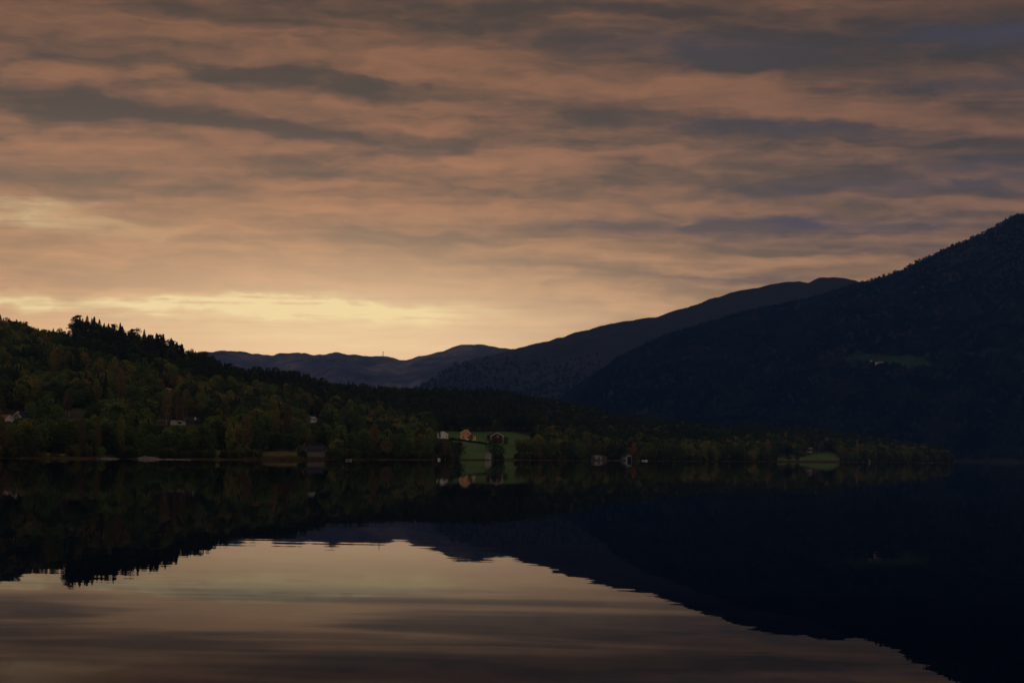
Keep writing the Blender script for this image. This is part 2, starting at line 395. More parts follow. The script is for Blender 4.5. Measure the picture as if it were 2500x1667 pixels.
def field_sheet(name, poly, mtl, zf, tr, dr, n=(150, 150), lift=.12, step=None):
    t = np.linspace(*tr, n[0]); d = np.linspace(*dr, n[1])
    T, D = np.meshgrid(t, d, indexing='ij'); X = T * D; Z = zf(X, D)
    px, py = proj(X, D, Z)
    wob = 2.2 * np.sin(X * .35 + 1) * np.sin(D * .12) + 1.6 * np.sin(X * .9) + 1.2 * np.sin(D * .4 + X * .2)
    ok = in_poly(px + wob, py + .35 * wob, poly)
    ii = np.arange(T.size).reshape(T.shape)
    okq = ok[:-1, :-1] & ok[1:, :-1] & ok[1:, 1:] & ok[:-1, 1:]
    qq = np.stack([ii[:-1, :-1], ii[1:, :-1], ii[1:, 1:], ii[:-1, 1:]], -1)[okq]
    if len(qq) == 0: print('EMPTY FIELD', name); return None
    used, invm = np.unique(qq, return_inverse=True)
    vv = np.stack([X, D, Z + lift], -1).reshape(-1, 3)[used]
    o = link(name, fast_mesh(name, vv, invm.reshape(-1, 4), mtl, True)); tag(o, kind='structure'); return o
for nm, pl in MEADOWS.items():
    x0 = min(p[0] for p in pl); x1 = max(p[0] for p in pl)
    D0 = float(shore_at((x0 - 1250) / F)) - 10
    mtl = M_meadow if nm in ('home_field', 'east_field') else M_dry
    field_sheet(nm, pl, mtl, ground_z, ((x0 - 1250 - 12) / F, (x1 - 1250 + 12) / F), (D0 + 6, D0 + (620 if 'field' in nm else 260)), (240, 240))

# ------------------------------------------------------------------ mountains
def fbm(x, y, sc_, octv=5, seed=0.0):
    out = np.zeros(x.shape)
    r = np.random.RandomState(int(seed * 10) + 3); a = 1.0; f = 1.0; tot = 0
    for o_ in range(octv):
        for k in range(3):
            th = r.rand() * 6.28; ph = r.rand() * 6.28; ff = f * (.7 + .6 * r.rand())
            out += a / 3 * np.sin((x * math.cos(th) + y * math.sin(th)) / sc_ * 6.28 * ff + ph + 1.5 * np.sin((y * math.cos(th) - x * math.sin(th)) / sc_ * 4 * ff + ph * 2))
        tot += a; a *= .52; f *= 2.03
    return out / tot
def make_range(name, prof, shoreD, ridgeD, mtl, tcols, nrow, amp, sc_, expo, seed):
    tz = []
    for px, py in prof:
        x, y, z = unproj(px, py, ridgeD); tz.append((x / y, z))
    tz.sort(); ta = np.array([a for a, _ in tz]); za = np.array([b for _, b in tz])
    def zf(x, y):
        x = np.asarray(x, float); y = np.asarray(y, float); t = x / y
        H = np.interp(t, ta, za); s = (y - shoreD) / (ridgeD - shoreD)
        sc1 = np.clip(s, 0, 1)
        z = H * np.power(sc1, expo)
        z = np.where(s > 1, H * (1 - (s - 1) * .9), z)
        g = fbm(x, y, sc_, 6, seed)
        env = np.sin(np.clip(s, 0, 1) * math.pi) ** .7 * (np.clip(H / 300, .1, 1))
        z = z + amp * g * env
        return np.where(s < 0, (y - shoreD) * .05, z)
    t = np.linspace(tcols[0], tcols[1], tcols[2])
    s = np.concatenate([np.linspace(-.03, 1.0, nrow), np.linspace(1.03, 1.2, 8)])
    T, S_ = np.meshgrid(t, s, indexing='ij'); Y = shoreD + S_ * (ridgeD - shoreD); X = T * Y; Z = zf(X, Y)
    # fine crest roughness
    Z = Z + np.where(abs(S_ - 1) < .02, fbm(X, Y, sc_ * .12, 5, seed + 1) * amp * .10, 0)
    ii = np.arange(T.size).reshape(T.shape)
    qq = np.stack([ii[:-1, :-1], ii[1:, :-1], ii[1:, 1:], ii[:-1, 1:]], -1).reshape(-1, 4)
    o = link(name, fast_mesh(name, np.stack([X, Y, Z], -1).reshape(-1, 3), qq, mtl, True)); tag(o, kind='structure')
    return o, zf
PB = [(-3000, 1010), (600, 1060), (900, 990), (1000, 955), (1044, 936), (1078, 909), (1122, 885), (1180, 871), (1235, 858), (1275, 846), (1350, 829), (1424, 806), (1509, 787), (1594, 774), (1615, 772),
      (1657, 755), (1680, 751), (1734, 730), (1765, 721), (1801, 710), (1845, 704), (1883, 693), (1925, 687), (1973, 690), (2002, 678), (2036, 677),
      (2059, 679), (2113, 691), (2250, 730), (2600, 760), (5000, 700)]
PCm = [(-800, 1095), (1200, 1085), (1330, 1010), (1400, 955), (1500, 890), (1623, 827), (1726, 794), (1784, 775), (1845, 760), (1963, 739), (2040, 712), (2095, 694), (2136, 684), (2178, 668),
      (2205, 660), (2231, 643), (2285, 618), (2338, 595), (2370, 582), (2402, 569), (2435, 550), (2466, 531), (2500, 521), (2560, 490), (2700, 430), (2900, 370), (3300, 330), (4200, 420), (6000, 520)]
PA = [(-4000, 800), (-1500, 880), (0, 870), (400, 866), (500, 858), (540, 855.5), (590, 858), (628, 864), (665, 869), (690, 864), (728, 860), (760, 865.5), (790, 866), (810, 861), (825, 858.5), (845, 865),
      (880, 867), (900, 871), (925, 870), (945, 868), (960, 873), (975, 878), (1000, 877.6), (1030, 870), (1065, 860), (1085, 856), (1100, 852), (1125, 840.5), (1150, 839.5), (1165, 841), (1185, 842), (1225, 849), (1300, 856),
      (1600, 880), (2500, 900), (5000, 900)]
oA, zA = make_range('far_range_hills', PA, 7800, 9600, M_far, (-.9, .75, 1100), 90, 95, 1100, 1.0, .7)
oB, zB = make_range('middle_ridge_hills', PB, 6000, 7600, M_mid, (-.3, .9, 900), 90, 55, 900, 1.0, 1.9)
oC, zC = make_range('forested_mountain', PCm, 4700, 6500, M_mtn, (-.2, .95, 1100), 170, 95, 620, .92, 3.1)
def hitC(px, py):
    for D in np.arange(4650, 6500, 6.0):
        x, y, z = unproj(px, py, D)
        if z <= float(zC(x, y)): return x, y, float(zC(x, y))
    return None
FARM = [(2052, 876), (2085, 864), (2110, 863), (2150, 867), (2200, 870), (2225, 868), (2262, 878), (2275, 886), (2292, 896), (2288, 902), (2230, 899), (2190, 896), (2160, 892), (2100, 890), (2065, 884)]
h = hitC(2170, 880)
print('farm', h)
M_farm = mat_ground('hill_farm_grass', [(.010, .022, .010), (.014, .034, .014), (.024, .036, .016)], .01, .1)
field_sheet('hill_farm_field', FARM, M_farm, zC, (.15, .225), (h[1] - 500, h[1] + 500), (260, 500), lift=1.0)

# ------------------------------------------------------------------ water
wm = material('lake_surface'); N = wm.node_tree.nodes; L = wm.node_tree.links; N.clear()
geo = nd('ShaderNodeNewGeometry').outputs['Position']
def slope(scale_vec, amp, detail=3, off=0.0):
    mp = nd('ShaderNodeMapping'); L.new(geo, mp.inputs[0]); mp.inputs['Scale'].default_value = scale_vec; mp.inputs['Location'].default_value = (off, off, off)
    c = noise(mp.outputs[0], 1.0, detail, .5, col=True)
    return VM('MULTIPLY', VM('SUBTRACT', c, (.5, .5, .5)), (amp * .5, amp, 0))
sl = VM('ADD', slope((.08, .85, 1), .0040), slope((.5, 2.2, 1), .0012, 2, 7.7))
sl = VM('ADD', sl, slope((.008, .03, 1), .0010, 2, 3.3))
# ring left by a rising fish
rx, ry, rz_ = unproj(1250, 1565, 1.0); kk = CH / (CH - rz_); RXc, RYc = rx * kk, kk
spn = nd('ShaderNodeSeparateXYZ'); L.new(geo, spn.inputs[0])
gx = M('SUBTRACT', spn.outputs[0], RXc); gy = M('SUBTRACT', spn.outputs[1], RYc)
rr = M('SQRT', M('ADD', M('MULTIPLY', gx, gx), M('MULTIPLY', gy, gy)))
dd = M('DIVIDE', M('SUBTRACT', rr, 1.9), .75)
env = M('MULTIPLY', M('POWER', 2.718, M('MULTIPLY', M('MULTIPLY', dd, dd), -1.0)), M('MULTIPLY', M('SUBTRACT', noise(geo, .9, 2, .5), .35), .02, clamp=True))
wav = M('MULTIPLY', M('SINE', M('MULTIPLY', rr, 12.0)), env)
ring = comb(M('MULTIPLY', wav, M('DIVIDE', gx, M('ADD', rr, .05))), M('MULTIPLY', wav, M('DIVIDE', gy, M('ADD', rr, .05))), 0.0)
sl = VM('ADD', sl, ring)
nrm = VM('NORMALIZE', VM('ADD', sl, (0, 0, 1)))
gl = nd('ShaderNodeBsdfGlossy'); gl.inputs['Roughness'].default_value = 0.0; gl.inputs['Color'].default_value = (.92, .95, 1.0, 1); L.new(nrm, gl.inputs['Normal'])
df = nd('ShaderNodeBsdfDiffuse'); df.inputs['Color'].default_value = (.001, .005, .014, 1)
fr = nd('ShaderNodeFresnel'); fr.inputs['IOR'].default_value = 1.015; L.new(nrm, fr.inputs['Normal'])
# painted reflection bands: near lanes mirror less sky, tinted blue, like mirrored dark cloud
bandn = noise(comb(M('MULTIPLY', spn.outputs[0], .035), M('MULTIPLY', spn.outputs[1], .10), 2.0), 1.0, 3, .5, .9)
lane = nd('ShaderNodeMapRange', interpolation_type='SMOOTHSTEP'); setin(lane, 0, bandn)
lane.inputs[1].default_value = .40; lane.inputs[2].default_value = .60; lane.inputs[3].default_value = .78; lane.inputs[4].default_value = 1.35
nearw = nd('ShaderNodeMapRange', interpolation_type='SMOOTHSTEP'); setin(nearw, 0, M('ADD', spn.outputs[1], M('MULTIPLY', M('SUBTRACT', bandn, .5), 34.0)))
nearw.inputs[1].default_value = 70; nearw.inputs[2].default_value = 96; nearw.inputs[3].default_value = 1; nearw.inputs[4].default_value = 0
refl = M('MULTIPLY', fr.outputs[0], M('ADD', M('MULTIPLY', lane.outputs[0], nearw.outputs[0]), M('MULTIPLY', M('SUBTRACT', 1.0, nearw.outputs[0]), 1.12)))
band_tint = M('MULTIPLY', nearw.outputs[0], M('SUBTRACT', 1.25, lane.outputs[0]))
L.new(mixc(M('MULTIPLY', band_tint, 2.0, clamp=True), (.97, .93, .95, 1), (.68, .76, 1.0, 1)), gl.inputs['Color'])
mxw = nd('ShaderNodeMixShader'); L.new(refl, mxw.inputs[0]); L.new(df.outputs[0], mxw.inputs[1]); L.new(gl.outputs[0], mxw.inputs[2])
ow = nd('ShaderNodeOutputMaterial'); L.new(mxw.outputs[0], ow.inputs[0])
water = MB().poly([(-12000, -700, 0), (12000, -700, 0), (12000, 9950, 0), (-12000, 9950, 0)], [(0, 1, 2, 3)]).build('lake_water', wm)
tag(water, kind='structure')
bed = MB().poly([(-12100, -750, -6), (12100, -750, -6), (12100, 10000, -6), (-12100, 10000, -6)], [(0, 1, 2, 3)]).build('lake_bed', M_floor)
tag(bed, kind='structure')

# ------------------------------------------------------------------ tree meshes
def leaf_quads(pts, size, rr_, flat=.0, droop=0.0):
    n = len(pts)
    a = rr_.normal(size=(n, 3)); a /= np.linalg.norm(a, axis=1, keepdims=True)
    b = rr_.normal(size=(n, 3)); b[:, 2] *= (1 - flat)
    b = b - (b * a).sum(1, keepdims=True) * a; b /= np.linalg.norm(b, axis=1, keepdims=True) + 1e-9
    s = size * (.6 + .8 * rr_.rand(n, 1))
    v = np.stack([pts - a * s, pts + b * s * .6, pts + a * s, pts - b * s * .6], 1)
    return v.reshape(-1, 3), np.arange(4 * n).reshape(n, 4)
def crown_broad(seed, n=1500, shape='round'):
    r = np.random.RandomState(seed); pts = []
    lob = []
    if shape == 'round': hh, ww, z0 = .78, .40, .22
    elif shape == 'bushy': hh, ww, z0 = .93, .42, .04
    elif shape == 'tall': hh, ww, z0 = .80, .30, .20
    elif shape == 'birch': hh, ww, z0 = .74, .25, .26
    nl = 17
    for i in range(nl):
        u = (i + .5) / nl; zz = z0 + hh * u * .93
        prof = math.sin(min(1, (u * .9 + .12)) * math.pi) ** .55 if shape != 'birch' else math.sin(min(1, u * .8 + .2) * math.pi) ** .8
        th = i * 2.4 + r.rand(); rad = ww * prof * (.35 + .4 * r.rand())
        lob.append((math.cos(th) * rad, math.sin(th) * rad, zz, ww * (.30 + .22 * r.rand()) * (.6 + .4 * prof)))
    lob = np.array(lob)
    k = r.randint(0, nl, n); d = r.normal(size=(n, 3)); d /= np.linalg.norm(d, axis=1, keepdims=True)
    rad = lob[k, 3:4] * (.55 + .5 * r.rand(n, 1) ** .5)
    p = lob[k, :3] + d * rad * np.array([1, 1, .85])
    p[:, 2] = np.minimum(p[:, 2], 1.0)
    return leaf_quads(p, .026, r)
def crown_spruce(seed, n=1300, wmax=.17):
    r = np.random.RandomState(seed)
    u = r.rand(n) ** .75; z = .07 + .93 * (1 - u) ; rad0 = wmax * (1 - z) ** .85 * 1.25 + .006
    tier = (.72 + .35 * np.abs(np.sin(z * 48)))
    th = r.rand(n) * 6.283; lump = 1 + .28 * np.sin(th * 3 + z * 17 + seed) + .15 * np.sin(th * 7 + z * 31)
    rr_ = rad0 * tier * lump * (.35 + .65 * r.rand(n) ** .5)
    p = np.stack([np.cos(th) * rr_, np.sin(th) * rr_, z - rr_ * .35], 1)
    p[:12] = np.stack([np.zeros(12), np.zeros(12), np.linspace(.95, 1.0, 12)], 1)
    return leaf_quads(p, .022, r, .5)
def crown_pine(seed, n=1100):
    r = np.random.RandomState(seed); lob = []
    for i in range(13):
        u = i / 12.; zz = .33 + .62 * u; th = i * 2.4 + r.rand() * 2
        rad = (.17 * math.sin((u * .8 + .15) * math.pi) ** .7) * (.4 + .7 * r.rand())
        lob.append((math.cos(th) * rad, math.sin(th) * rad, zz, .055 + .055 * r.rand()))
    lob.append((0, 0, .93, .06)); lob = np.array(lob)
    k = r.randint(0, len(lob), n); d = r.normal(size=(n, 3)); d /= np.linalg.norm(d, axis=1, keepdims=True)
    p = lob[k, :3] + d * lob[k, 3:4] * (.5 + .6 * r.rand(n, 1)) * np.array([1.25, 1.25, .75])
    return leaf_quads(p, .02, r, .3)
def trunk_mesh(name, seed, top, r_, mtl, limbs=5, fork=False):
    r = random.Random(seed); b = MB()
    pts = [(0, 0, -.04)]
    for i in range(1, 6): pts.append((r.uniform(-.012, .012) * i * .6, r.uniform(-.012, .012) * i * .6, top * i / 5))
    for i in range(5): b.tube(pts[i], pts[i + 1], r_ * (1 - i * .17), r_ * (1 - (i + 1) * .17), 6)
    for i in range(limbs):
        u = .35 + .5 * i / limbs; j = int(u * 5); p = Vector(pts[j]).lerp(Vector(pts[j + 1]), u * 5 - j); th = i * 2.4
        b.tube(p, (p.x + math.cos(th) * .13, p.y + math.sin(th) * .13, p.z + .11), r_ * .35, r_ * .1, 4)
    me = bpy.data.meshes.new(name); me.from_pydata(b.v, [], b.f); me.materials.append(mtl); me.update(); return me
KM = {}
def add_kind(k, crowns, trunks): KM[k] = (crowns, trunks)
def cm(name, vf): return fast_mesh(name, vf[0], vf[1], MF)
add_kind('deciduous_tree', [cm('crown', crown_broad(s, 1700, sh)) for s, sh in ((1, 'round'), (2, 'round'), (3, 'round'), (4, 'tall'), (5, 'tall'), (6, 'bushy'), (7, 'bushy'))],
         [trunk_mesh('trunk', s, .62, .018, M_bark) for s in (1, 2, 3, 4, 5, 6, 7)])
add_kind('birch_tree', [cm('crown', crown_broad(s, 1200, 'birch')) for s in (11, 12, 13)], [trunk_mesh('trunk', s, .85, .011, M_birch, 3) for s in (11, 12, 13)])
add_kind('spruce_tree', [cm('crown', crown_spruce(s, 1300, wv)) for s, wv in ((21, .17), (22, .14), (23, .2))], [trunk_mesh('trunk', s, .9, .012, M_bark, 0) for s in (21, 22, 23)])
add_kind('pine_tree', [cm('crown', crown_pine(s)) for s in (31, 32, 33, 34)], [trunk_mesh('trunk', s, .88, .013, M_bark, 4) for s in (31, 32, 33, 34)])

# tree colours (albedo)
COL = {'dark green': (.038, .055, .020), 'green': (.060, .088, .024), 'olive': (.095, .100, .026), 'yellow': (.130, .118, .030),
       'rust brown': (.088, .070, .034), 'orange': (.118, .086, .030), 'near-black green': (.028, .036, .015), 'dark': (.032, .044, .018), 'red-orange': (.21, .075, .035)}
LINE = [(-1500, 760), (0, 830), (170, 850), (182, 905), (250, 900), (300, 905), (400, 925), (500, 950), (600, 965), (700, 985), (800, 1000), (900, 1015), (1000, 1045),
        (1100, 1060), (1250, 1064), (1400, 1090), (1500, 1104), (1700, 1104), (1900, 1085), (2100, 1095), (2330, 1120)]
# openings that must stay visible: x0, x1, top y, bottom y, depth
OPEN = [(a_, b_, c_, d_, e_ + (180 if a_ < 800 else 0)) for (a_, b_, c_, d_, e_) in [(38, 80, 1004, 1022, 1010), (385, 472, 1014, 1037, 1075), (474, 482, 1018, 1033, 1080), (750, 776, 1016, 1031, 1300), (750, 792, 1088, 1118, 1400), (1064, 1098, 1050, 1070, 1640), (1120, 1165, 1044, 1077, 1660),
        (1182, 1224, 1054, 1077, 1660), (1182, 1202, 1103, 1124, 1420), (1132, 1184, 1078, 1122, 1500), (1098, 1132, 1056, 1066, 1700), (1160, 1182, 1060, 1080, 1700), (1236, 1262, 1088, 1118, 1500),
        (1225, 1290, 1060, 1072, 1700), (1445, 1474, 1109, 1124, 1700), (1516, 1545, 1102, 1126, 1720), (1476, 1490, 1116, 1126, 1700), (1905, 1935, 1094, 1107, 2350), (1950, 1990, 1082, 1104, 2450),
        (1990, 2052, 1104, 1122, 2500), (1900, 1995, 1116, 1126, 2400), (640, 738, 1103, 1112, 1200), (785, 803, 1107, 1116, 1200), (525, 546, 1102, 1110, 1100), (0, 18, 1010, 1028, 1000), 
        (406, 420, 949, 957, 1300), (160, 205, 1000, 1022, 1060)]]
ALLP = list(MEADOWS.values())
trees = []  # kind, x, y, z, h, width factor, colour name, variant
def put(kind, x, y, z, hgt, wf_, colr, special=None):
    trees.append([kind, x, y, z, hgt, wf_, colr, rnd.randrange(len(KM[kind][0])), special])
sp_ = 7.2
xs = np.arange(-900, 720, sp_)
for D in np.arange(560, 3400, sp_):
    cand = np.arange(-.30 * D, .2205 * D, sp_)
    for x in cand:
        xx = x + rnd.uniform(-.45, .45) * sp_; yy_ = D + rnd.uniform(-.45, .45) * sp_
        t = xx / yy_; S = float(shore_at(t)); 
        if yy_ < S + 3: continue
        R = float(ridge_at(t)); s = (yy_ - S) / (R - S)
        if s > 1.12: continue
        p = px_of(t)
        if p > 2326: continue
        if s > .93 and p < 1250 and rnd.random() < .12: continue
        if s > .35 and rnd.random() < .12 + (.25 if p > 1500 else 0): continue
        z = float(ground_z(xx, yy_)); spx, spy = proj(xx, yy_, z)
        if any(in_poly(spx, spy, pl) for pl in ALLP): continue
        line = float(lerp(spx, LINE)); th = float(lerp(spx, TREEH)); r = rnd.random()
        if spy < line + rnd.uniform(-9, 12):
            kd = 'spruce_tree' if r < ((.62 if s > .85 else .42) if p < 1300 else .22) else 'pine_tree'
            if p < 172 and rnd.random() < .25: kd = 'deciduous_tree'
            if p > 1300 and rnd.random() < .25: kd = 'deciduous_tree'
            cn = 'near-black green' if rnd.random() < .6 else 'dark'
            hg = th * (rnd.uniform(.74, 1.14) if p < 1250 else rnd.uniform(.75, 1.05)) if s > .85 else th * rnd.uniform(.8, 1.1)
            if kd == 'deciduous_tree': cn = rnd.choice(['dark green', 'dark green', 'olive', 'dark']); hg *= .9
            if p > 1300: hg *= .92
            wv = rnd.uniform(1.0, 1.4) if kd == 'spruce_tree' else rnd.uniform(1.0, 1.5)
        else:
            low = (spy - line) / max(20.0, 1110 - line)
            if r < .10: kd = 'birch_tree'
            elif r < (.26 if low < .5 else .18): kd = 'spruce_tree'
            else: kd = 'deciduous_tree'
            q_ = rnd.random()
            n_ = mnoise.noise(Vector((xx / 34, yy_ / 60, 0)))
            warm = .36 if low < .45 else .12
            if spx > 880: warm *= .8
            if n_ > .15: warm += .25
            if n_ < -.15: warm -= .15
            if q_ < warm: cn = rnd.choice(['olive', 'olive', 'olive', 'yellow', 'orange', 'rust brown'])
            else: cn = rnd.choice(['dark green', 'dark green', 'green', 'dark', 'dark', 'green'])
            if kd == 'birch_tree': cn = rnd.choice(['rust brown', 'olive', 'orange', 'yellow'])
            if kd == 'spruce_tree': cn = 'near-black green'
            hg = rnd.uniform(8.5, 15.5) if s > .08 else rnd.uniform(9, 15)
            wv = rnd.uniform(.9, 1.35)
            if kd == 'birch_tree': wv = rnd.uniform(1, 1.3); hg = rnd.uniform(9, 14)
            if kd == 'spruce_tree': wv = rnd.uniform(.8, 1.1); hg = rnd.uniform(9, 16)
            if spx > 1330: hg *= 1.0
        # keep the openings open
        wpx = hg * .3 * F / yy_; ok = True
        for (a0, a1, b0, b1, dpt) in OPEN:
            if yy_ < dpt and spx + wpx > a0 and spx - wpx < a1 and spy > b0:
                topy = spy - hg * F / yy_
                if topy < b1:
                    nh = (spy - b1) * yy_ / F
                    if nh < 2.6: ok = False; break
                    hg = nh
        if not ok: continue
        put(kd, xx, yy_, z, hg, wv, cn)
        if kd == 'deciduous_tree' and yy_ < S + 25 and rnd.random() < .7: trees[-1][7] = rnd.choice([5, 6])
# trees one can point to in the photograph: kind, px, base y or depth, top y, half width px, colour, label
SPECIAL = [
    ('deciduous_tree', 1104, 1325, 1066, 30, 'near-black green', 'broad near-black tree on the shore left of the home field'),
    ('deciduous_tree', 1080, 1290, 1072, 20, 'dark', 'dark shoreline tree in front of the white gabled house'),
    ('deciduous_tree', 1126, 1345, 1077, 18, 'dark', 'rounded dark tree at the left water edge of the green field'),
    ('deciduous_tree', 1212, 1395, 1070, 27, 'dark', 'round bushy tree standing in the green field below the red barn'),
    ('deciduous_tree', 1231, 1420, 1090, 12, 'dark green', 'small bush joined to the round tree in the field'),
    ('deciduous_tree', 1213, 1790, 1024, 12, 'rust brown', 'tall brownish egg-shaped tree rising behind the red barn'),
    ('deciduous_tree', 1239, 1600, 1066, 10, 'dark', 'low dark shrub tree right of the red barn'),
    ('deciduous_tree', 1154, 1545, 1061, 7, 'dark', 'small dark tree in front of the ochre house porch'),
    ('deciduous_tree', 1078, 1525, 1051, 5, 'dark', 'thin dark tree leaning across the white gabled house'),
    ('deciduous_tree', 1030, 1270, 1056, 26, 'orange', 'wide yellow-orange birch-like tree on the shore left of the dark trees'),
    ('deciduous_tree', 1008, 1255, 1066, 20, 'olive', 'olive tree left of the wide yellow-orange shore tree'),
    ('deciduous_tree', 918, 1180, 1034, 24, 'orange', 'domed orange-brown tree left of centre near the water'),
    ('deciduous_tree', 872, 1300, 1000, 24, 'green', 'large bright green domed tree on the slope'),
    ('deciduous_tree', 865, 1160, 1052, 18, 'green', 'rounded green tree below the large bright green tree'),
    ('deciduous_tree', 1283, 1470, 1080, 22, 'dark', 'dark rounded tree at the right water edge of the green field'),
    ('deciduous_tree', 1318, 1600, 1060, 17, 'yellow', 'yellow-topped tree right of the home field'),
    ('deciduous_tree', 1300, 1480, 1076, 18, 'olive', 'olive tree on the shore below the yellow-topped tree'),
    ('deciduous_tree', 1367, 1570, 1068, 20, 'yellow', 'broad yellow-green tree left of the small white shed'),
    ('deciduous_tree', 1345, 1500, 1090, 15, 'olive', 'low olive tree at the water below the broad yellow-green tree'),
    ('deciduous_tree', 1403, 1590, 1090, 14, 'orange', 'orange bush at the water left of the small white shed'),
    ('deciduous_tree', 1530, 1790, 1078, 9, 'yellow', 'yellowish tree rising behind the grey-white boathouse'),
    ('deciduous_tree', 1550, 1700, 1081, 11, 'red-orange', 'glowing red-orange conical tree beside the grey-white boathouse'),
    ('deciduous_tree', 1568, 1690, 1097, 12, 'rust brown', 'brown bush right of the red-orange tree'),
    ('deciduous_tree', 1720, 1800, 1078, 18, 'olive', 'olive tree above the quiet right shore'),
    ('deciduous_tree', 1878, 2150, 1072, 14, 'orange', 'orange-topped tree left of the eastern field'),
    ('deciduous_tree', 1860, 2130, 1080, 16, 'green', 'green tree beside the orange-topped tree by the eastern field'),
    ('deciduous_tree', 1950, 2200, 1106, 9, 'dark', 'small dark tree on the shore in front of the eastern house'),
    ('deciduous_tree', 1930, 2190, 1112, 9, 'dark', 'lowest dark bush on the shore below the grey shed roof'),
    ('birch_tree', 1992, 2560, 1077, 5, 'yellow', 'slim yellow birch behind the eastern house'),
    ('birch_tree', 1922, 2650, 1052, 5, 'olive', 'slim olive birch in the wood above the eastern house'),
    ('deciduous_tree', 2056, 2450, 1084, 16, 'olive', 'olive tree at the right end of the eastern field'),
    ('deciduous_tree', 2096, 2500, 1075, 9, 'orange', 'narrow orange tree right of the eastern field'),
    ('deciduous_tree', 2152, 2560, 1106, 7, 'yellow', 'small yellow tree on the far right shore'),
    ('deciduous_tree', 2267, 2780, 1111, 9, 'orange', 'orange tree near the tip of the headland'),
    ('deciduous_tree', 2296, 2850, 1108, 8, 'olive', 'olive tree near the tip of the headland'),
    ('spruce_tree', 193, 1290, 849, 14, 'near-black green', 'tall black spruce with a pointed top among autumn trees'),
    ('spruce_tree', 261, 1150, 905, 9, 'near-black green', 'narrow black spruce on the left slope'),
    ('spruce_tree', 34, 1280, 872, 6, 'near-black green', 'thin black spruce at the far left'),
    ('deciduous_tree', 135, 1290, 842, 14, 'yellow', 'yellow-green tree standing above its neighbours on the left slope'),
    ('deciduous_tree', 283, 1230, 870, 22, 'olive', 'wide olive-yellow tree on the left slope beneath the dark pines'),
    ('deciduous_tree', 300, 1190, 900, 20, 'orange', 'orange-tinged tree below the wide olive-yellow tree'),
    ('deciduous_tree', 240, 1150, 925, 20, 'yellow', 'yellowish tree beside the narrow black spruce'),
    ('deciduous_tree', 118, 1020, 962, 28, 'green', 'large domed green tree right of the slate-roofed cream house'),
    ('deciduous_tree', 80, 990, 978, 20, 'green', 'green tree behind the slate-roofed cream house'),
    ('birch_tree', 174, 1075, 958, 13, 'rust brown', 'birch with bare white trunk and rusty crown above the road'),
    ('birch_tree', 166, 1082, 962, 10, 'rust brown', 'paler birch beside the white-trunked birch above the road'),
    ('birch_tree', 411, 1120, 948, 13, 'rust brown', 'rusty birch behind the flat roof of the red-gabled house'),
    ('birch_tree', 436, 1125, 952, 13, 'rust brown', 'rusty birch rising behind the red gable'),
    ('birch_tree', 452, 1130, 960, 12, 'rust brown', 'brown birch behind the chimney of the red-gabled house'),
    ('deciduous_tree', 608, 960, 1016, 19, 'rust brown', 'rust-brown shore tree with a thin pale trunk'),
    ('deciduous_tree', 565, 955, 1030, 18, 'olive', 'olive-brown tree left of the rust-brown shore tree'),
    ('deciduous_tree', 8, 790, 1016, 26, 'rust brown', 'reddish-brown tree at the left edge by the water'),
    ('deciduous_tree', 30, 800, 1040, 18, 'rust brown', 'brown tree right of the reddish-brown edge tree'),
    ('deciduous_tree', 245, 850, 1024, 14, 'orange', 'orange bush-topped tree on the left shore'),
    ('deciduous_tree', 205, 850, 1018, 18, 'rust brown', 'brown tree left of the orange-topped shore tree'),
    ('deciduous_tree', 345, 880, 1040, 20, 'green', 'green tree behind the pale rock pile'),
    ('deciduous_tree', 300, 870, 1010, 16, 'olive', 'tall olive tree left of the pale rock pile'),
    ('deciduous_tree', 410, 900, 1050, 22, 'dark green', 'dark green shore tree whose crown leans beside the pale rock pile'),
    ('deciduous_tree', 705, 1130, 985, 16, 'rust brown', 'rusty tree on the slope left of the small white cottage'),
    ('deciduous_tree', 680, 1160, 990, 14, 'orange', 'orange-brown tree on the slope under the pines'),
    ('deciduous_tree', 830, 990, 1075, 20, 'dark green', 'dark rounded tree right of the slate-roofed boathouse'),
    ('deciduous_tree', 735, 1000, 1090, 9, 'dark', 'small dark bush left of the slate-roofed boathouse'),
]
for (kd, px, D, ty, hw, cn, lb) in SPECIAL:
    x, y, z = at_depth(px, D); z = max(z, .2)
    zt = unproj(px, ty, D)[2]; hg = max(2.5, zt - z)
    base_w = {'deciduous_tree': .42, 'birch_tree': .24, 'spruce_tree': .19}[kd]
    wv = (hw * D / F) / (hg * base_w)
    trees.append([kd, x, y, z, hg, wv, cn, 3 if (kd == 'deciduous_tree' and hw * D / F < .33 * hg) else (rnd.choice([5, 6]) if D < float(shore_at((px - 1250) / F)) + 120 else rnd.randrange(3)), lb])
# crowd out ordinary trees standing in a special one
SPXY = np.array([(t[1], t[2], t[4] * .25) for t in trees if t[8]])
keep = []
for t in trees:
    if not t[8]:
        d2 = (SPXY[:, 0] - t[1]) ** 2 + (SPXY[:, 1] - t[2]) ** 2
        if (d2 < (SPXY[:, 2] + 1.0) ** 2).any(): continue
        # nor hide one: drop trees right in front of the crown
        bad = False
        for s_ in (x for x in trees[-len(SPECIAL):]):
            if t[2] < s_[2] and s_[2] - t[2] < 170 and abs(t[1] / t[2] - s_[1] / s_[2]) * F < .30 * s_[4] * F / s_[2] * .9:
                tp = proj(t[1], t[2], t[3] + t[4])[1]; lim = proj(s_[1], s_[2], s_[3] + s_[4] * .25)[1]
                if tp < lim:
                    nh = t[4] - (lim - tp) * t[2] / F
                    if nh < 3: bad = True; break
                    t[4] = nh
        if bad: continue
    keep.append(t)
trees = keep
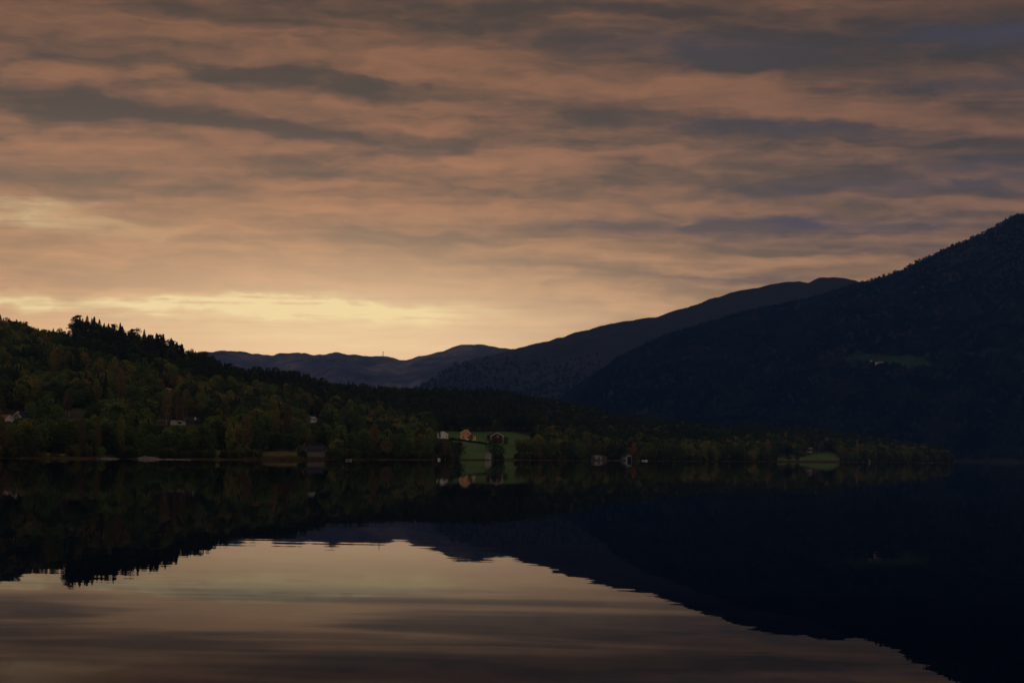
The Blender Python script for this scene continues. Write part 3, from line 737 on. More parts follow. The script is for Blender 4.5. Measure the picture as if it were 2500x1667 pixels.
# how much of each tree shows: paint discs back to front into an id buffer
W_, H_ = 1250, 834; buf = np.full((H_, W_), -1, np.int32)
order = sorted(range(len(trees)), key=lambda i: -trees[i][2])
for i in order:
    k, x, y, z, hg, wv, cn, vr, lb = trees[i]
    bx_, by_ = proj(x, y, z); tx_, ty_ = proj(x, y, z + hg)
    hwp = hg * {'deciduous_tree': .40, 'birch_tree': .22, 'spruce_tree': .15, 'pine_tree': .17}[k] * wv * F / y / 2; cyy = (by_ * .42 + ty_ * .58) / 2; hh = abs(by_ - ty_) / 4 * .9; cxx = bx_ / 2
    y0, y1 = int(max(0, cyy - hh)), int(min(H_ - 1, cyy + hh)); x0, x1 = int(max(0, cxx - hwp)), int(min(W_ - 1, cxx + hwp))
    if x1 < 0 or x0 >= W_ or x1 <= x0 or y1 <= y0: continue
    buf[y0:y1 + 1, x0:x1 + 1] = i
cnt = np.bincount(buf[buf >= 0].ravel(), minlength=len(trees))
con = [i for i in range(len(trees)) if trees[i][0] in ('spruce_tree', 'pine_tree')]
dec = [i for i in range(len(trees)) if trees[i][0] in ('deciduous_tree', 'birch_tree')]
def pick(lst, n):
    lst = [i for i in lst if cnt[i] > 0 or trees[i][8]]
    lst.sort(key=lambda i: -(cnt[i] + (1e6 if trees[i][8] else 0))); return lst[:n]
ind = set(pick([i for i in con if trees[i][0] == 'spruce_tree'], 280) + pick([i for i in con if trees[i][0] == 'pine_tree'], 290) +
          pick([i for i in dec if trees[i][0] == 'deciduous_tree'], 295) + pick([i for i in dec if trees[i][0] == 'birch_tree'], 120))
print('trees', len(trees), 'single', len(ind))
# landmarks for the labels
LM = [(15, 1020, 'the orange-roofed house'), (58, 1020, 'the slate-roofed cream house'), (260, 1118, 'the gravel spit'), (365, 1116, 'the pale rock pile'), (437, 1028, 'the red-gabled house'),
      (178, 1024, 'the road rail'), (193, 875, 'the pointed black spruce'), (60, 790, 'the left end of the skyline'), (200, 785, 'the tall pine block on the skyline'), (420, 840, 'the sloping left skyline'),
      (560, 890, 'the start of the far hills'), (660, 905, 'the low dip of the far hills'), (830, 935, 'the far hilltop mast'), (1100, 948, 'the pines over the ochre house'), (762, 1026, 'the small white cottage'),
      (535, 1106, 'the yellow birch glade'), (680, 1108, 'the dry shore lawn'), (770, 1100, 'the slate-roofed boathouse'), (850, 1123, 'the grey dinghy'), (920, 1060, 'the domed orange-brown tree'),
      (1072, 1119, 'the moored white boat'), (1080, 1060, 'the white gabled house'), (1140, 1060, 'the ochre house'), (1202, 1066, 'the red barn'), (1192, 1113, 'the small field boathouse'),
      (1275, 1090, 'the right edge of the home field'), (1367, 1090, 'the broad yellow-green tree'), (1460, 1116, 'the small white shed'), (1530, 1114, 'the grey-white boathouse'), (1575, 1122, 'the pale jetty boat'),
      (1700, 1110, 'the quiet right shore'), (1700, 1050, 'the dark wood over the right shore'), (1450, 1040, 'the dark wood over the white shed'), (1300, 1000, 'the dark slope right of the ochre house'),
      (1920, 1100, 'the grey shed roof'), (1972, 1093, 'the brown-roofed eastern house'), (2025, 1112, 'the eastern field'), (2118, 1120, 'the grey shore hut'), (2050, 1060, 'the wood behind the eastern field'),
      (2200, 1100, 'the wood near the headland tip'), (2320, 1125, 'the tip of the headland')]
def describe(t):
    k, x, y, z, hg, wv, cn, vr, lb = t
    px_, py_ = proj(x, y, z + hg * .6)
    noun = {'deciduous_tree': 'tree', 'birch_tree': 'birch', 'spruce_tree': 'spruce', 'pine_tree': 'pine'}[k]
    best = min(LM, key=lambda l: ((l[0] - px_) * .8) ** 2 + (l[1] - py_) ** 2)
    ddx, ddy = px_ - best[0], py_ - best[1]
    if abs(ddx) < 14 and abs(ddy) < 14: rel = 'by'
    elif abs(ddx) > abs(ddy) * 1.1: rel = 'left of' if ddx < 0 else 'right of'
    else: rel = 'above' if ddy < 0 else 'below'
    return f'{cn} {noun} {rel} {best[2]}'
lab = {}
for i in sorted(ind): 
    if not trees[i][8]: lab.setdefault(describe(trees[i]), []).append(i)
ORD = ['', 'first', 'second', 'third', 'fourth', 'fifth', 'sixth', 'seventh', 'eighth', 'ninth', 'tenth', 'eleventh', 'twelfth', 'thirteenth', 'fourteenth', 'fifteenth', 'sixteenth', 'seventeenth', 'eighteenth', 'nineteenth', 'twentieth']
labels = {}
for base, lst in lab.items():
    lst.sort(key=lambda i: proj(trees[i][1], trees[i][2], 0)[0])
    if len(lst) == 1: labels[lst[0]] = base
    else:
        for n_, i in enumerate(lst, 1):
            o_ = ORD[n_] if n_ <= 20 else 'number %d' % n_
            labels[i] = f'{base}, {o_} from left' if n_ < len(lst) else f'{base}, furthest right'
GRP = {'deciduous_tree': 'leafy trees on the headland', 'birch_tree': 'birches on the headland', 'spruce_tree': 'spruces on the headland', 'pine_tree': 'pines on the headland'}
def place_tree(i):
    k, x, y, z, hg, wv, cn, vr, lb = trees[i]
    e = empty(k, (x, y, z), rnd.random() * 6.28); e.scale = (hg * wv, hg * wv * rnd.uniform(.9, 1.1), hg)
    tag(e, lb or labels[i], 'tree', GRP[k])
    c = COL[cn]; f = rnd.uniform(1.0, 1.85) * (lerp(px_of(x / y), [(1250, 1.05), (1650, .9)]) if not lb else 1)
    cr = link('crown', KM[k][0][vr % len(KM[k][0])], e); cr['tint'] = [c[0] * f, c[1] * f, c[2] * f]
    link('trunk', KM[k][1][vr % len(KM[k][1])], e)
for i in sorted(ind, key=lambda i: trees[i][2]): place_tree(i)

# the rest of the forest, past the count limit: instances of the same crowns
def forest(name, rowsd, srcs, trunks=True):
    """rowsd: list of (x, y, z, sx, sz, rot, variant, (r,g,b))"""
    me = bpy.data.meshes.new(name); n = len(rowsd)
    me.vertices.add(n)
    me.vertices.foreach_set('co', np.array([[r[0], r[1], r[2]] for r in rowsd], np.float32).ravel())
    a = me.attributes.new('scl', 'FLOAT_VECTOR', 'POINT'); a.data.foreach_set('vector', np.array([[r[3], r[3], r[4]] for r in rowsd], np.float32).ravel())
    a = me.attributes.new('rot', 'FLOAT_VECTOR', 'POINT'); a.data.foreach_set('vector', np.array([[0, 0, r[5]] for r in rowsd], np.float32).ravel())
    a = me.attributes.new('idx', 'INT', 'POINT'); a.data.foreach_set('value', np.array([r[6] for r in rowsd], np.int32))
    a = me.attributes.new('tint', 'FLOAT_VECTOR', 'POINT'); a.data.foreach_set('vector', np.array([r[7] for r in rowsd], np.float32).ravel())
    me.materials.append(MF)
    o = link(name, me); tag(o, kind='stuff')
    ng = bpy.data.node_groups.new(name, 'GeometryNodeTree')
    ng.interface.new_socket('Geometry', in_out='INPUT', socket_type='NodeSocketGeometry'); ng.interface.new_socket('Geometry', in_out='OUTPUT', socket_type='NodeSocketGeometry')
    gi = ng.nodes.new('NodeGroupInput'); go = ng.nodes.new('NodeGroupOutput'); lk = ng.links.new
    jn = ng.nodes.new('GeometryNodeJoinGeometry')
    def na(nm, ty):
        q__ = ng.nodes.new('GeometryNodeInputNamedAttribute'); q__.data_type = ty; q__.inputs[0].default_value = nm
        return [s for s in q__.outputs if s.enabled and s.name == 'Attribute'][0]
    for which in ((0, 1) if trunks else (0,)):
        ji = ng.nodes.new('GeometryNodeJoinGeometry')
        for src in srcs:
            oi = ng.nodes.new('GeometryNodeObjectInfo'); oi.transform_space = 'ORIGINAL'; oi.inputs['As Instance'].default_value = True
            oi.inputs['Object'].default_value = src[which]; lk(oi.outputs['Geometry'], ji.inputs[0])
        ip = ng.nodes.new('GeometryNodeInstanceOnPoints'); ip.inputs['Pick Instance'].default_value = True
        lk(gi.outputs[0], ip.inputs['Points']); lk(ji.outputs[0], ip.inputs['Instance']); lk(na('idx', 'INT'), ip.inputs['Instance Index'])
        lk(na('rot', 'FLOAT_VECTOR'), ip.inputs['Rotation']); lk(na('scl', 'FLOAT_VECTOR'), ip.inputs['Scale']); lk(ip.outputs[0], jn.inputs[0])
    lk(jn.outputs[0], go.inputs[0])
    md = o.modifiers.new('forest', 'NODES'); md.node_group = ng
    return o
def sources(kind):
    out = []
    for cmesh, tmesh in zip(*KM[kind]):
        c = next((o for o in bpy.data.objects if o.name.startswith('crown') and o.data == cmesh), None)
        t_ = next((o for o in bpy.data.objects if o.name.startswith('trunk') and o.data == tmesh), None)
        if c and t_: out.append((c, t_))
    return out
def rest(kinds, name):
    for k in kinds:
        src = sources(k); rws = []
        for i, t in enumerate(trees):
            if i in ind or t[0] != k: continue
            f = rnd.uniform(.95, 1.8) * lerp(px_of(t[1] / t[2]), [(1250, 1.05), (1650, .9)]); c = COL[t[6]]
            rws.append((t[1], t[2], t[3], t[4] * t[5], t[4], rnd.random() * 6.28, t[7] % len(src), (c[0] * f, c[1] * f, c[2] * f)))
        if rws: forest(name[k], rws, src)
rest(KM.keys(), {'deciduous_tree': 'leafy_forest', 'birch_tree': 'birch_forest', 'spruce_tree': 'spruce_forest', 'pine_tree': 'pine_forest'})

# forest on the big mountain and on the ridge behind it
def mountain_forest(name, zf, tr, dr, n, hrange, srcs, polys=(), colset=None, top=1e9, seed=3):
    r = np.random.RandomState(seed)
    T = r.uniform(tr[0], tr[1], n); D = r.uniform(dr[0], dr[1], n); X = T * D; Z = zf(X, D)
    px, py = proj(X, D, Z); ok = np.ones(n, bool)
    for pl in polys: ok &= ~in_poly(px, py, pl)
    patch = fbm(X, D, 260, 4, 5.5); patch2 = fbm(X, D, 90, 3, 8.5)
    rws = []
    for i in range(n):
        if not ok[i] or Z[i] < 1 or Z[i] > top * r.uniform(.35, 1.0): continue
        hg = r.uniform(*hrange) * (1 - .45 * min(1, max(0, (Z[i] - 380) / 250))); v = patch[i] * 2.6 + r.normal() * .3
        c = np.array(colset[0]) if v < -.25 else np.array(colset[1]) if v < .45 else np.array(colset[2])
        if r.rand() < .05: c = np.array(colset[3])
        c = c * (.7 + .6 * r.rand()) * (1 + .5 * patch2[i])
        rws.append((X[i], D[i], Z[i] - .5, hg * r.uniform(1.0, 1.7), hg, r.rand() * 6.28, r.randint(0, len(srcs)), tuple(c)))
    return forest(name, rws, srcs, trunks=False)
sr = sources('spruce_tree'); dr_ = sources('deciduous_tree')
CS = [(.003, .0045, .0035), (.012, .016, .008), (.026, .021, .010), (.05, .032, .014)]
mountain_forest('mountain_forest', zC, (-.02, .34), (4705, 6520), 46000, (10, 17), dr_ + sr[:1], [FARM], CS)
mountain_forest('middle_ridge_forest', zB, (-.08, .2), (6005, 7650), 16000, (8, 12), dr_[:3], [], [(.017, .020, .016), (.021, .026, .018), (.027, .025, .018), (.034, .028, .018)], 360, 9)

# ------------------------------------------------------------------ buildings
def gable_house(name, label, cat, loc, rz, wd, ln, hw, hr, wall, roof, trim=None, base=None, windows=(), door=None, chimney=None, over=.45, base_h=.6, gablemat=None, group=None, opening=None):
    """gable end faces local -y; windows: (face, u, z, w, h) face in 'front','left','right'"""
    global HSC
    e = empty(name, loc, rz); tag(e, label, cat, group); e.scale = (HSC,) * 3; HSC = 1.0
    a = wd / 2; b = ln / 2
    if base: MB().box(-a - .06, -b - .06, -2.5, a + .06, b + .06, base_h).build('foundation', base, e)
    z0 = base_h if base else -1.5
    top = base_h + hw
    v = [(-a, -b, z0), (a, -b, z0), (a, b, z0), (-a, b, z0), (-a, -b, top), (a, -b, top), (a, b, top), (-a, b, top)]
    f = [(0, 1, 5, 4), (1, 2, 6, 5), (2, 3, 7, 6), (3, 0, 4, 7), (0, 3, 2, 1), (4, 5, 6, 7)]
    MB().poly(v, f).build('wall', wall, e)
    g = MB()
    for sgn in (-1, 1):
        yy0 = sgn * b; yy1 = sgn * (b - .2)
        g.poly([(-a, yy0, top), (a, yy0, top), (0, yy0, top + hr), (-a, yy1, top), (a, yy1, top), (0, yy1, top + hr)], [(0, 1, 2), (3, 5, 4), (0, 2, 5, 3), (1, 4, 5, 2)])
    g.build('gable', gablemat or wall, e)
    th = .22; sl_ = hr / a; ox = over
    for sgn in (-1, 1):
        ex = sgn * (a + ox); ez = top - ox * sl_ + .02
        y0_, y1_ = -b - over, b + over
        MB().poly([(0, y0_, top + hr + .02), (ex, y0_, ez), (ex, y1_, ez), (0, y1_, top + hr + .02), (0, y0_, top + hr + .02 + th), (ex, y0_, ez + th), (ex, y1_, ez + th), (0, y1_, top + hr + .02 + th)],
                  [(0, 1, 2, 3), (4, 7, 6, 5), (0, 4, 5, 1), (1, 5, 6, 2), (2, 6, 7, 3), (3, 7, 4, 0)]).build('roof', roof, e)
        if trim:
            MB().poly([(0, y0_ - .06, top + hr - .12), (ex, y0_ - .06, ez - .12), (ex, y0_ - .003, ez - .12), (0, y0_ - .003, top + hr - .12), (0, y0_ - .06, top + hr + .3), (ex, y0_ - .06, ez + .3), (ex, y0_ - .003, ez + .3), (0, y0_ - .003, top + hr + .3)],
                      [(0, 1, 2, 3), (4, 7, 6, 5), (0, 4, 5, 1), (1, 5, 6, 2), (2, 6, 7, 3), (3, 7, 4, 0)]).build('bargeboard', trim, e)
    if trim:
        for sx in (-1, 1): MB().box(sx * a - .14, -b - .05, z0, sx * a + .14, -b - .003, top).build('corner_board', trim, e)
    for (face, u_, z_, w_, h_) in windows:
        if face == 'front': fr_ = ((u_ - w_ / 2 - .13, -b - .07, z_ - .13, u_ + w_ / 2 + .13, -b - .004, z_ + h_ + .13), (u_ - w_ / 2, -b - .09, z_, u_ + w_ / 2, -b - .075, z_ + h_))
        else:
            s = 1 if face == 'right' else -1; xa, xb = sorted((s * (a + .004), s * (a + .07))); xc, xd = sorted((s * (a + .075), s * (a + .09)))
            fr_ = ((xa, u_ - w_ / 2 - .13, z_ - .13, xb, u_ + w_ / 2 + .13, z_ + h_ + .13), (xc, u_ - w_ / 2, z_, xd, u_ + w_ / 2, z_ + h_))
        wnd = MB().box(*fr_[0]).build('window', trim or M_white, e)
        MB().box(*fr_[1]).build('pane', M_pane, wnd)
    if door: MB().box(door[0] - door[2] / 2, -b - .06, z0, door[0] + door[2] / 2, -b - .003, base_h + door[1]).build('door', M_black if opening else M_grey, e)
    if chimney: MB().box(chimney[0] - .35, chimney[1] - .35, top, chimney[0] + .35, chimney[1] + .35, top + hr + chimney[2]).build('chimney', M_conc if chimney[3] else M_tileroof, e)
    return e
def loc_px(px, py, D):
    h_ = ground_hit(px, py)
    global HSC
    HSC = h_[1] / D; return h_
R = math.radians; HSC = 1.0
# far left
gable_house('house', 'house with an orange-red roof half hidden by trees at the left edge', 'house', loc_px(5, 1038, 985), R(65), 6, 8, 2.0, 2.0, M_cream, M_tileroof, M_white, M_conc)
gable_house('house', 'cream gabled house with dark slate roof and white bargeboard by the left shore wood', 'house', loc_px(53, 1036, 1005), R(-34), 5.2, 6, 2.8, 1.9, M_dull, M_slate, M_white, M_conc, [('front', -1.4, 2.0, 1.0, 1.1), ('front', 1.4, 2.0, 1.0, 1.1)], chimney=(-.2, -2.4, .7, 1))
e = gable_house('house', 'white house with a dark red gable above the left shore trees', 'house', loc_px(436, 1041, 1070), R(4), 7.6, 10, 2.7, 1.7, M_white, M_slate, None, M_conc, [('front', 1.0, 1.4, 2.2, 1.0)], chimney=(3.2, -1.5, -.2, 1), gablemat=M_red, over=.6)
MB().box(-11, -3.2, 2.9, -4.0, 3, 3.1).build('flat_roof', M_conc, e); MB().box(-10.8, -3, 0, -3.9, 3, 2.89).build('annexe_wall', M_grey, e)
MB().box(4.0, -2.0, -1, 9.5, 3, 1.7).build('rear_wing', M_grey, e)
MB().poly([(3.9, -2.4, 1.75), (9.8, -2.4, 1.75), (9.8, .6, 3.6), (3.9, .6, 3.6), (3.9, 3.4, 1.75), (9.8, 3.4, 1.75)], [(0, 1, 2, 3), (3, 2, 5, 4), (0, 3, 4), (1, 5, 2), (0, 4, 5, 1)]).build('rear_roof', M_slate, e)
# white post-like chimney of a neighbour
e = empty('chimney_stack', loc_px(477, 1034, 1072)); HSC = 1.0; tag(e, 'tall white masonry chimney stack right of the red-gabled house', 'chimney')
MB().box(-.6, -.5, -1, .2, .5, 1.6).build('stack', M_white, e); MB().box(-.6, -.5, 1.62, .9, .5, 2.3).build('hood', M_white, e); MB().box(-.5, -.5, 2.32, .1, .5, 3.2).build('flue', M_white, e)
gable_house('cottage', 'small white cottage with pale roof high among the trees', 'cottage', loc_px(761, 1033, 1290), R(-40), 4.0, 4.6, 2.2, 1.2, M_white, M_tin, M_white, M_conc, [('front', -.8, 1.3, .8, .8), ('front', .8, 1.3, .8, .8), ('right', 0, 1.3, .8, .8)])
gable_house('cottage', 'pale pinkish house glimpsed through rusty trees on the left slope', 'cottage', loc_px(412, 961, 1235), R(-20), 3, 3.4, 1.6, .8, M_brownroof, M_brownroof, M_white, M_conc, [('front', 0, 1.2, .9, .8)])
# boathouse with slate roof, long side to the water
e = gable_house('boathouse', 'weathered grey boathouse with wide blue-black slate roof on the shore', 'boathouse', loc_px(771, 1117, 990), R(90), 6, 7.0, 3.3, 1.9, M_grey, M_slate, None, None, base_h=.2)
b_ = [MB().box(3.003, -3.4 + k * .85, -.6, 3.05, -2.62 + k * .85, 3.4).build('board', M_grey, e) for k in range(8)]
# ochre house
D = 1660; e = gable_house('house', 'ochre-yellow two-storey gabled house with four windows on the green field', 'house', loc_px(1138, 1075, D), R(-5), 7.9, 8.5, 5.0, 2.5, M_yellow, M_slate, M_white, M_conc,
    [('front', -1.5, 5.0, .95, 1.15), ('front', 1.7, 5.0, .95, 1.15), ('front', -1.9, 2.1, 1.35, 1.25), ('front', 2.2, 2.1, 1.35, 1.25)], chimney=(1.2, .5, .5, 1), base_h=1.2)
MB().box(4.2, -2.6, -1.5, 7.6, 3.6, 1.0).build('porch_foundation', M_conc, e); MB().box(4.1, -2.5, 1.02, 7.5, 3.5, 3.6).build('porch_wall', M_yellow, e)
MB().poly([(3.98, -2.9, 5.0), (7.9, -2.9, 3.65), (7.9, 3.9, 3.65), (3.98, 3.9, 5.0), (3.98, -2.9, 5.2), (7.9, -2.9, 3.85), (7.9, 3.9, 3.85), (3.98, 3.9, 5.2)], [(0, 1, 2, 3), (4, 7, 6, 5), (0, 4, 5, 1), (1, 5, 6, 2), (2, 6, 7, 3), (3, 7, 4, 0)]).build('porch_roof', M_brownroof, e)
MB().box(7.5, -2.62, 1.02, 7.75, -2.4, 3.6).build('porch_post', M_white, e); MB().box(-5.2, -1, .5, -4.02, 2.5, 3.2).build('side_porch', M_yellow, e); MB().box(-5.5, -1.3, 3.21, -4.02, 2.8, 3.4).build('balcony', M_white, e)
# white gabled house
gable_house('house', 'low white gabled house left of the ochre house', 'house', loc_px(1081, 1070, 1650), R(3), 8.2, 9, 2.9, 2.2, M_white, M_slate, M_white, M_conc, [('front', 2.9, .9, .7, 1.6)], chimney=(-1.6, 1.5, .6, 0))
# red barn
gable_house('barn', 'dark red barn with white trimmed gable window on the green field', 'barn', loc_px(1208, 1078, 1668), R(22), 10.4, 9, 3.6, 2.5, M_red, M_slate, M_white, None, [('front', .8, 3.4, 1.2, 1.4)])
# small boathouse with stone foundation
e = gable_house('boathouse', 'small grey-brown gabled boathouse on pale stone footings at the field edge', 'boathouse', loc_px(1192, 1121, 1312), R(0), 3.9, 4.6, 2.0, 1.5, M_tin, M_tin, None, None, base_h=1.15)
for k, (xa, xb) in enumerate(((-1.8, -.9), (.9, 1.8))): MB().box(xa, -2.2, -.8, xb, 2.2, 1.1).build('stone_pier', M_conc, e)
MB().box(-1.85, -2.25, 1.102, 1.85, 2.25, 1.3).build('sill_beam', M_conc, e)
# white shed
gable_house('shed', 'small whitish shed with a dark doorway on the right shore', 'shed', loc_px(1460, 1121, 1580), R(8), 5.6, 4.5, 1.9, .9, M_tin, M_tin, None, None, door=(.3, 1.6, 1.0), opening=1, base_h=.1)
# boathouse with round gable window
e = gable_house('boathouse', 'grey-white boathouse with round gable opening and black boat door', 'boathouse', loc_px(1532, 1123, 1618), R(16), 5.0, 6.5, 3.1, 2.2, M_dull2, M_slate, None, None, door=(.5, 2.9, 3.4), opening=1, base_h=0)
b = MB(); pts = [(.1 + .5 * math.cos(k * math.pi / 6), -3.31, 3.95 + .5 * math.sin(k * math.pi / 6)) for k in range(12)]; pts2 = [(p[0], -3.255, p[2]) for p in pts]
b.poly(pts + pts2, [tuple(range(12))[::-1]] + [(k, (k + 1) % 12, 12 + (k + 1) % 12, 12 + k) for k in range(12)]).build('round_window', M_black, e)
# right: house with brown roof, upper house, shed roof
gable_house('house', 'eastern house with brown roof and two white-framed windows above the right field', 'house', loc_px(1972, 1103, 2440), R(68), 6, 8.5, 2.5, 2.0, M_slate, M_brownroof, M_white, M_conc, [('left', -1.6, 1.0, 1.5, 1.5), ('left', 1.2, 1.0, 1.5, 1.5)])
gable_house('house', 'house with pale grey roof just above and behind the eastern house', 'house', loc_px(1962, 1095, 2520), R(60), 5, 7, 2.4, 1.7, M_brownroof, M_tin, None, M_conc)
gable_house('shed', 'long low shed with grey-brown roof left of the eastern house', 'shed', loc_px(1920, 1107, 2330), R(80), 5, 11, 1.6, 1.5, M_slate, M_tin, None, None, base_h=.2)
gable_house('hut', 'little grey hut at the water near the right end of the shore', 'hut', loc_px(2119, 1127, 2445), R(10), 4.2, 4, 1.9, 1.2, M_tin, M_tin, None, None, base_h=.1)
gable_house('hut', 'small weathered hut on the shore close to the headland tip', 'hut', loc_px(2253, 1130, 2750), R(0), 2.6, 2.6, 1.1, .7, M_grey, M_brownroof, None, None, base_h=.1)
# hill farm on the mountain
hx = hitC(2140, 893); lx = hx[0] + 0
gable_house('house', 'white farmhouse with red roof on the small mountain farm', 'house', (hx[0], hx[1] - 10, hx[2]), R(80), 7, 10, 4.5, 3, M_white, M_tileroof, M_white, M_conc)
hx = hitC(2153, 892)
gable_house('barn', 'red barn beside the white farmhouse on the mountain', 'barn', (hx[0], hx[1] - 4, hx[2]), R(78), 9, 15, 4, 3.4, M_red, M_brownroof, None, None)
hx = hitC(2131, 890)
gable_house('barn', 'grey-roofed outbuilding left of the white mountain farmhouse', 'barn', (hx[0], hx[1] + 6, hx[2]), R(84), 8, 12, 2.6, 2.5, M_red, M_tin, None, None)
# masts
hx = hitC(2062, 878); e = empty('radio_mast', hx); tag(e, 'slim pale mast at the left end of the mountain farm field', 'mast')
MB().tube((0, 0, 0), (0, 0, 27), .4, .25, 6).build('pole', M_grey, e)
for zz in (17, 21, 25): MB().box(-.6, -.6, zz, .6, .6, zz + 1.2).build('antenna', M_steel, e)
xx_, yy2, zz_ = unproj(935, 870, 9590); e = empty('lattice_tower', (xx_, 9595, float(zA(xx_, 9595)) - 2)); e.scale = (.72, .72, .72); tag(e, 'lattice telecom tower on the crest of the far hills', 'tower')
b = MB()
for sx, sy in ((-1, -1), (1, -1), (1, 1), (-1, 1)): b.tube((sx * 4, sy * 4, 0), (sx * 1.4, sy * 1.4, 30), .7, .6, 4)
b.build('legs', M_steel, e)
for k in range(5):
    z0 = k * 6; w0 = 4 - 2.6 * z0 / 30; w1 = 4 - 2.6 * (z0 + 6) / 30; b = MB()
    for s in (-1, 1):
        b.tube((-w0, s * w0, z0), (w1, s * w1, z0 + 6), .35, .35, 4); b.tube((w0, s * w0, z0), (-w1, s * w1, z0 + 6), .35, .35, 4); b.tube((s * w0, -w0, z0), (s * w1, w1, z0 + 6), .35, .35, 4)
    b.build('brace', M_steel, e)
MB().box(-4.5, -2, 27, 4.5, 2, 30.5).build('antenna_platform', M_steel, e)
# boats
def boat(label, px, py, D, ln, wd, hgt, rz, mtl, thw=True):
    x, y, z = unproj(px, py, D); e = empty('rowing_boat', (x, y, .02 if z < .4 else z), rz); tag(e, label, 'boat')
    st = [(-.5, .62), (-.3, .9), (0, 1.0), (.25, .85), (.4, .5), (.5, .04)]; b = MB(); ring_ = []
    for u, ww in st:
        sheer = hgt * (1 + .35 * abs(u) * 2 * (1 if u > 0 else .4)); k = ww * wd / 2
        ring_.append([(u * ln, -k, sheer), (u * ln, -k * .75, .12), (u * ln, 0, -.12), (u * ln, k * .75, .12), (u * ln, k, sheer), (u * ln, k * .85, sheer), (u * ln, 0, .1), (u * ln, -k * .85, sheer)])
    for r_ in ring_: b.v += r_
    for i in range(len(st) - 1):
        for j in range(8): a0 = i * 8 + j; a1 = i * 8 + (j + 1) % 8; b.f.append((a0, a1, a1 + 8, a0 + 8))
    b.f.append(tuple(range(8))); b.f.append(tuple(range(40, 48))[::-1]); b.build('hull', mtl, e)
    if thw:
        for u in (-.22, .12): MB().box(u * ln - .12, -wd * .42, hgt * .7, u * ln + .12, wd * .42, hgt * .78).build('thwart', M_grey, e)
    return e
boat('small white boat moored below the dark shoreline trees', 1072, 1121, 1215, 2.6, 1.7, .75, R(75), M_boat)
boat('grey dinghy lying at the water edge right of the slate-roofed boathouse', 851, 1124, 1005, 3.2, 1.4, .65, R(8), M_tin)
boat('bright orange kayak on the stones right of the white shed', 1482, 1121, 1575, 2.4, .6, .4, R(10), M_orange, False)
boat('pale rowing boat tied beside the jetty right of the boathouse', 1574, 1125, 1622, 4.2, 1.6, .7, R(4), M_boat)
boat('weathered boat drawn up on the shore close to the headland tip', 2273, 1132, 2700, 5, 1.4, .7, R(3), M_grey)
x, y, z = unproj(1564, 1125, 1615); e = empty('jetty', (x, y, 0)); tag(e, 'low wooden jetty beside the grey-white boathouse', 'jetty')
for k in range(6): MB().box(-3 + k * 1.0, -.7, .5, -3 + k * 1.0 + .94, .7, .6).build('plank', M_grey, e)
for k in range(3):
    for s in (-1, 1): MB().tube((-2.6 + k * 2.5, s * .6, -1), (-2.6 + k * 2.5, s * .6, .49), .1, .1, 6).build('pile', M_bark, e)
# navigation post, pale trunk on the shore
x, y, z = unproj(968, 1118, 1165); e = empty('mooring_post', (x, y, 0)); tag(e, 'thin white leaning post at the water left of the moored boat', 'post')
MB().tube((0, 0, -1), (-.5, 0, 3.6), .14, .10, 6).build('pole', M_birch, e); MB().tube((0, -.01, 0), (.3, 0, .8), .05, .04, 5).build('brace', M_birch, e)
# road rail above the left shore
x0_, y0_, z0_ = unproj(152, 1025, 1050); x1_, y1_, z1_ = unproj(204, 1026, 1056); e = empty('guard_rail', (x0_, y0_, z0_)); tag(e, 'thin pale roadside guard rail under the white-trunked birches', 'guard rail')
MB().box(0, -.05, .55, x1_ - x0_, .05, .8).build('rail', M_steel, e)
for k in range(6): MB().box(.3 + k * 2, .051, -1.5, .45 + k * 2, .2, .79).build('post', M_steel, e)
# wooden stakes / fence below the left houses
e = empty('stake_fence', (*at_depth(572, 985)[:2], float(ground_z(*at_depth(572, 985)[:2])))); tag(e, 'row of pale stakes along the glade beside the rust-brown tree', 'fence')

bpy.data.objects.remove(e)
# stones, gravel and reeds
def rock_field(name, pts, mtl, seed):
    r = random.Random(seed); b = MB()
    for (x, y, z, s) in pts:
        base = len(b.v); n = 6; pr = []
        for (zz, rr2) in ((-.4, .9), (.15, 1.0), (.55, .6)):
            for k in range(n):
                th = k * 2 * math.pi / n + r.random() * .5; q_ = s * rr2 * r.uniform(.75, 1.2); b.v.append((x + math.cos(th) * q_, y + math.sin(th) * q_, z + zz * s * .8))
        b.v.append((x, y, z + .75 * s * .8))
        for l in range(2):
            for k in range(n): b.f.append((base + l * n + k, base + l * n + (k + 1) % n, base + (l + 1) * n + (k + 1) % n, base + (l + 1) * n + k))
        for k in range(n): b.f.append((base + 2 * n + k, base + 2 * n + (k + 1) % n, base + 3 * n))
    o = b.build(name, mtl); tag(o, kind='stuff'); return o
def pile_pts(px0, px1, D, hmax, n, s0, s1, depth=5, seed=1):
    r = random.Random(seed); out = []
    for _ in range(n):
        u = r.random(); px = px0 + (px1 - px0) * u; prof = math.sin(u * math.pi) ** 1.3; dy_ = r.uniform(-depth, depth)
        x = (px - 1250) / F * D; out.append((x, D + dy_, r.uniform(0, hmax * prof) * (1 - abs(dy_) / depth), r.uniform(s0, s1)))
    return out
Dr = float(shore_at((370 - 1250) / F)) - 2
rock_field('rock_pile', pile_pts(336, 398, Dr, 1.5, 420, .2, .45, 4, 3) + pile_pts(336, 470, Dr, .35, 260, .15, .35, 4, 4), M_rock, 5)
Dg = float(shore_at((265 - 1250) / F)) - 1
rock_field('gravel_spit_stones', pile_pts(235, 295, Dg, .6, 380, .12, .3, 4, 8), M_rock, 6)
pts = []
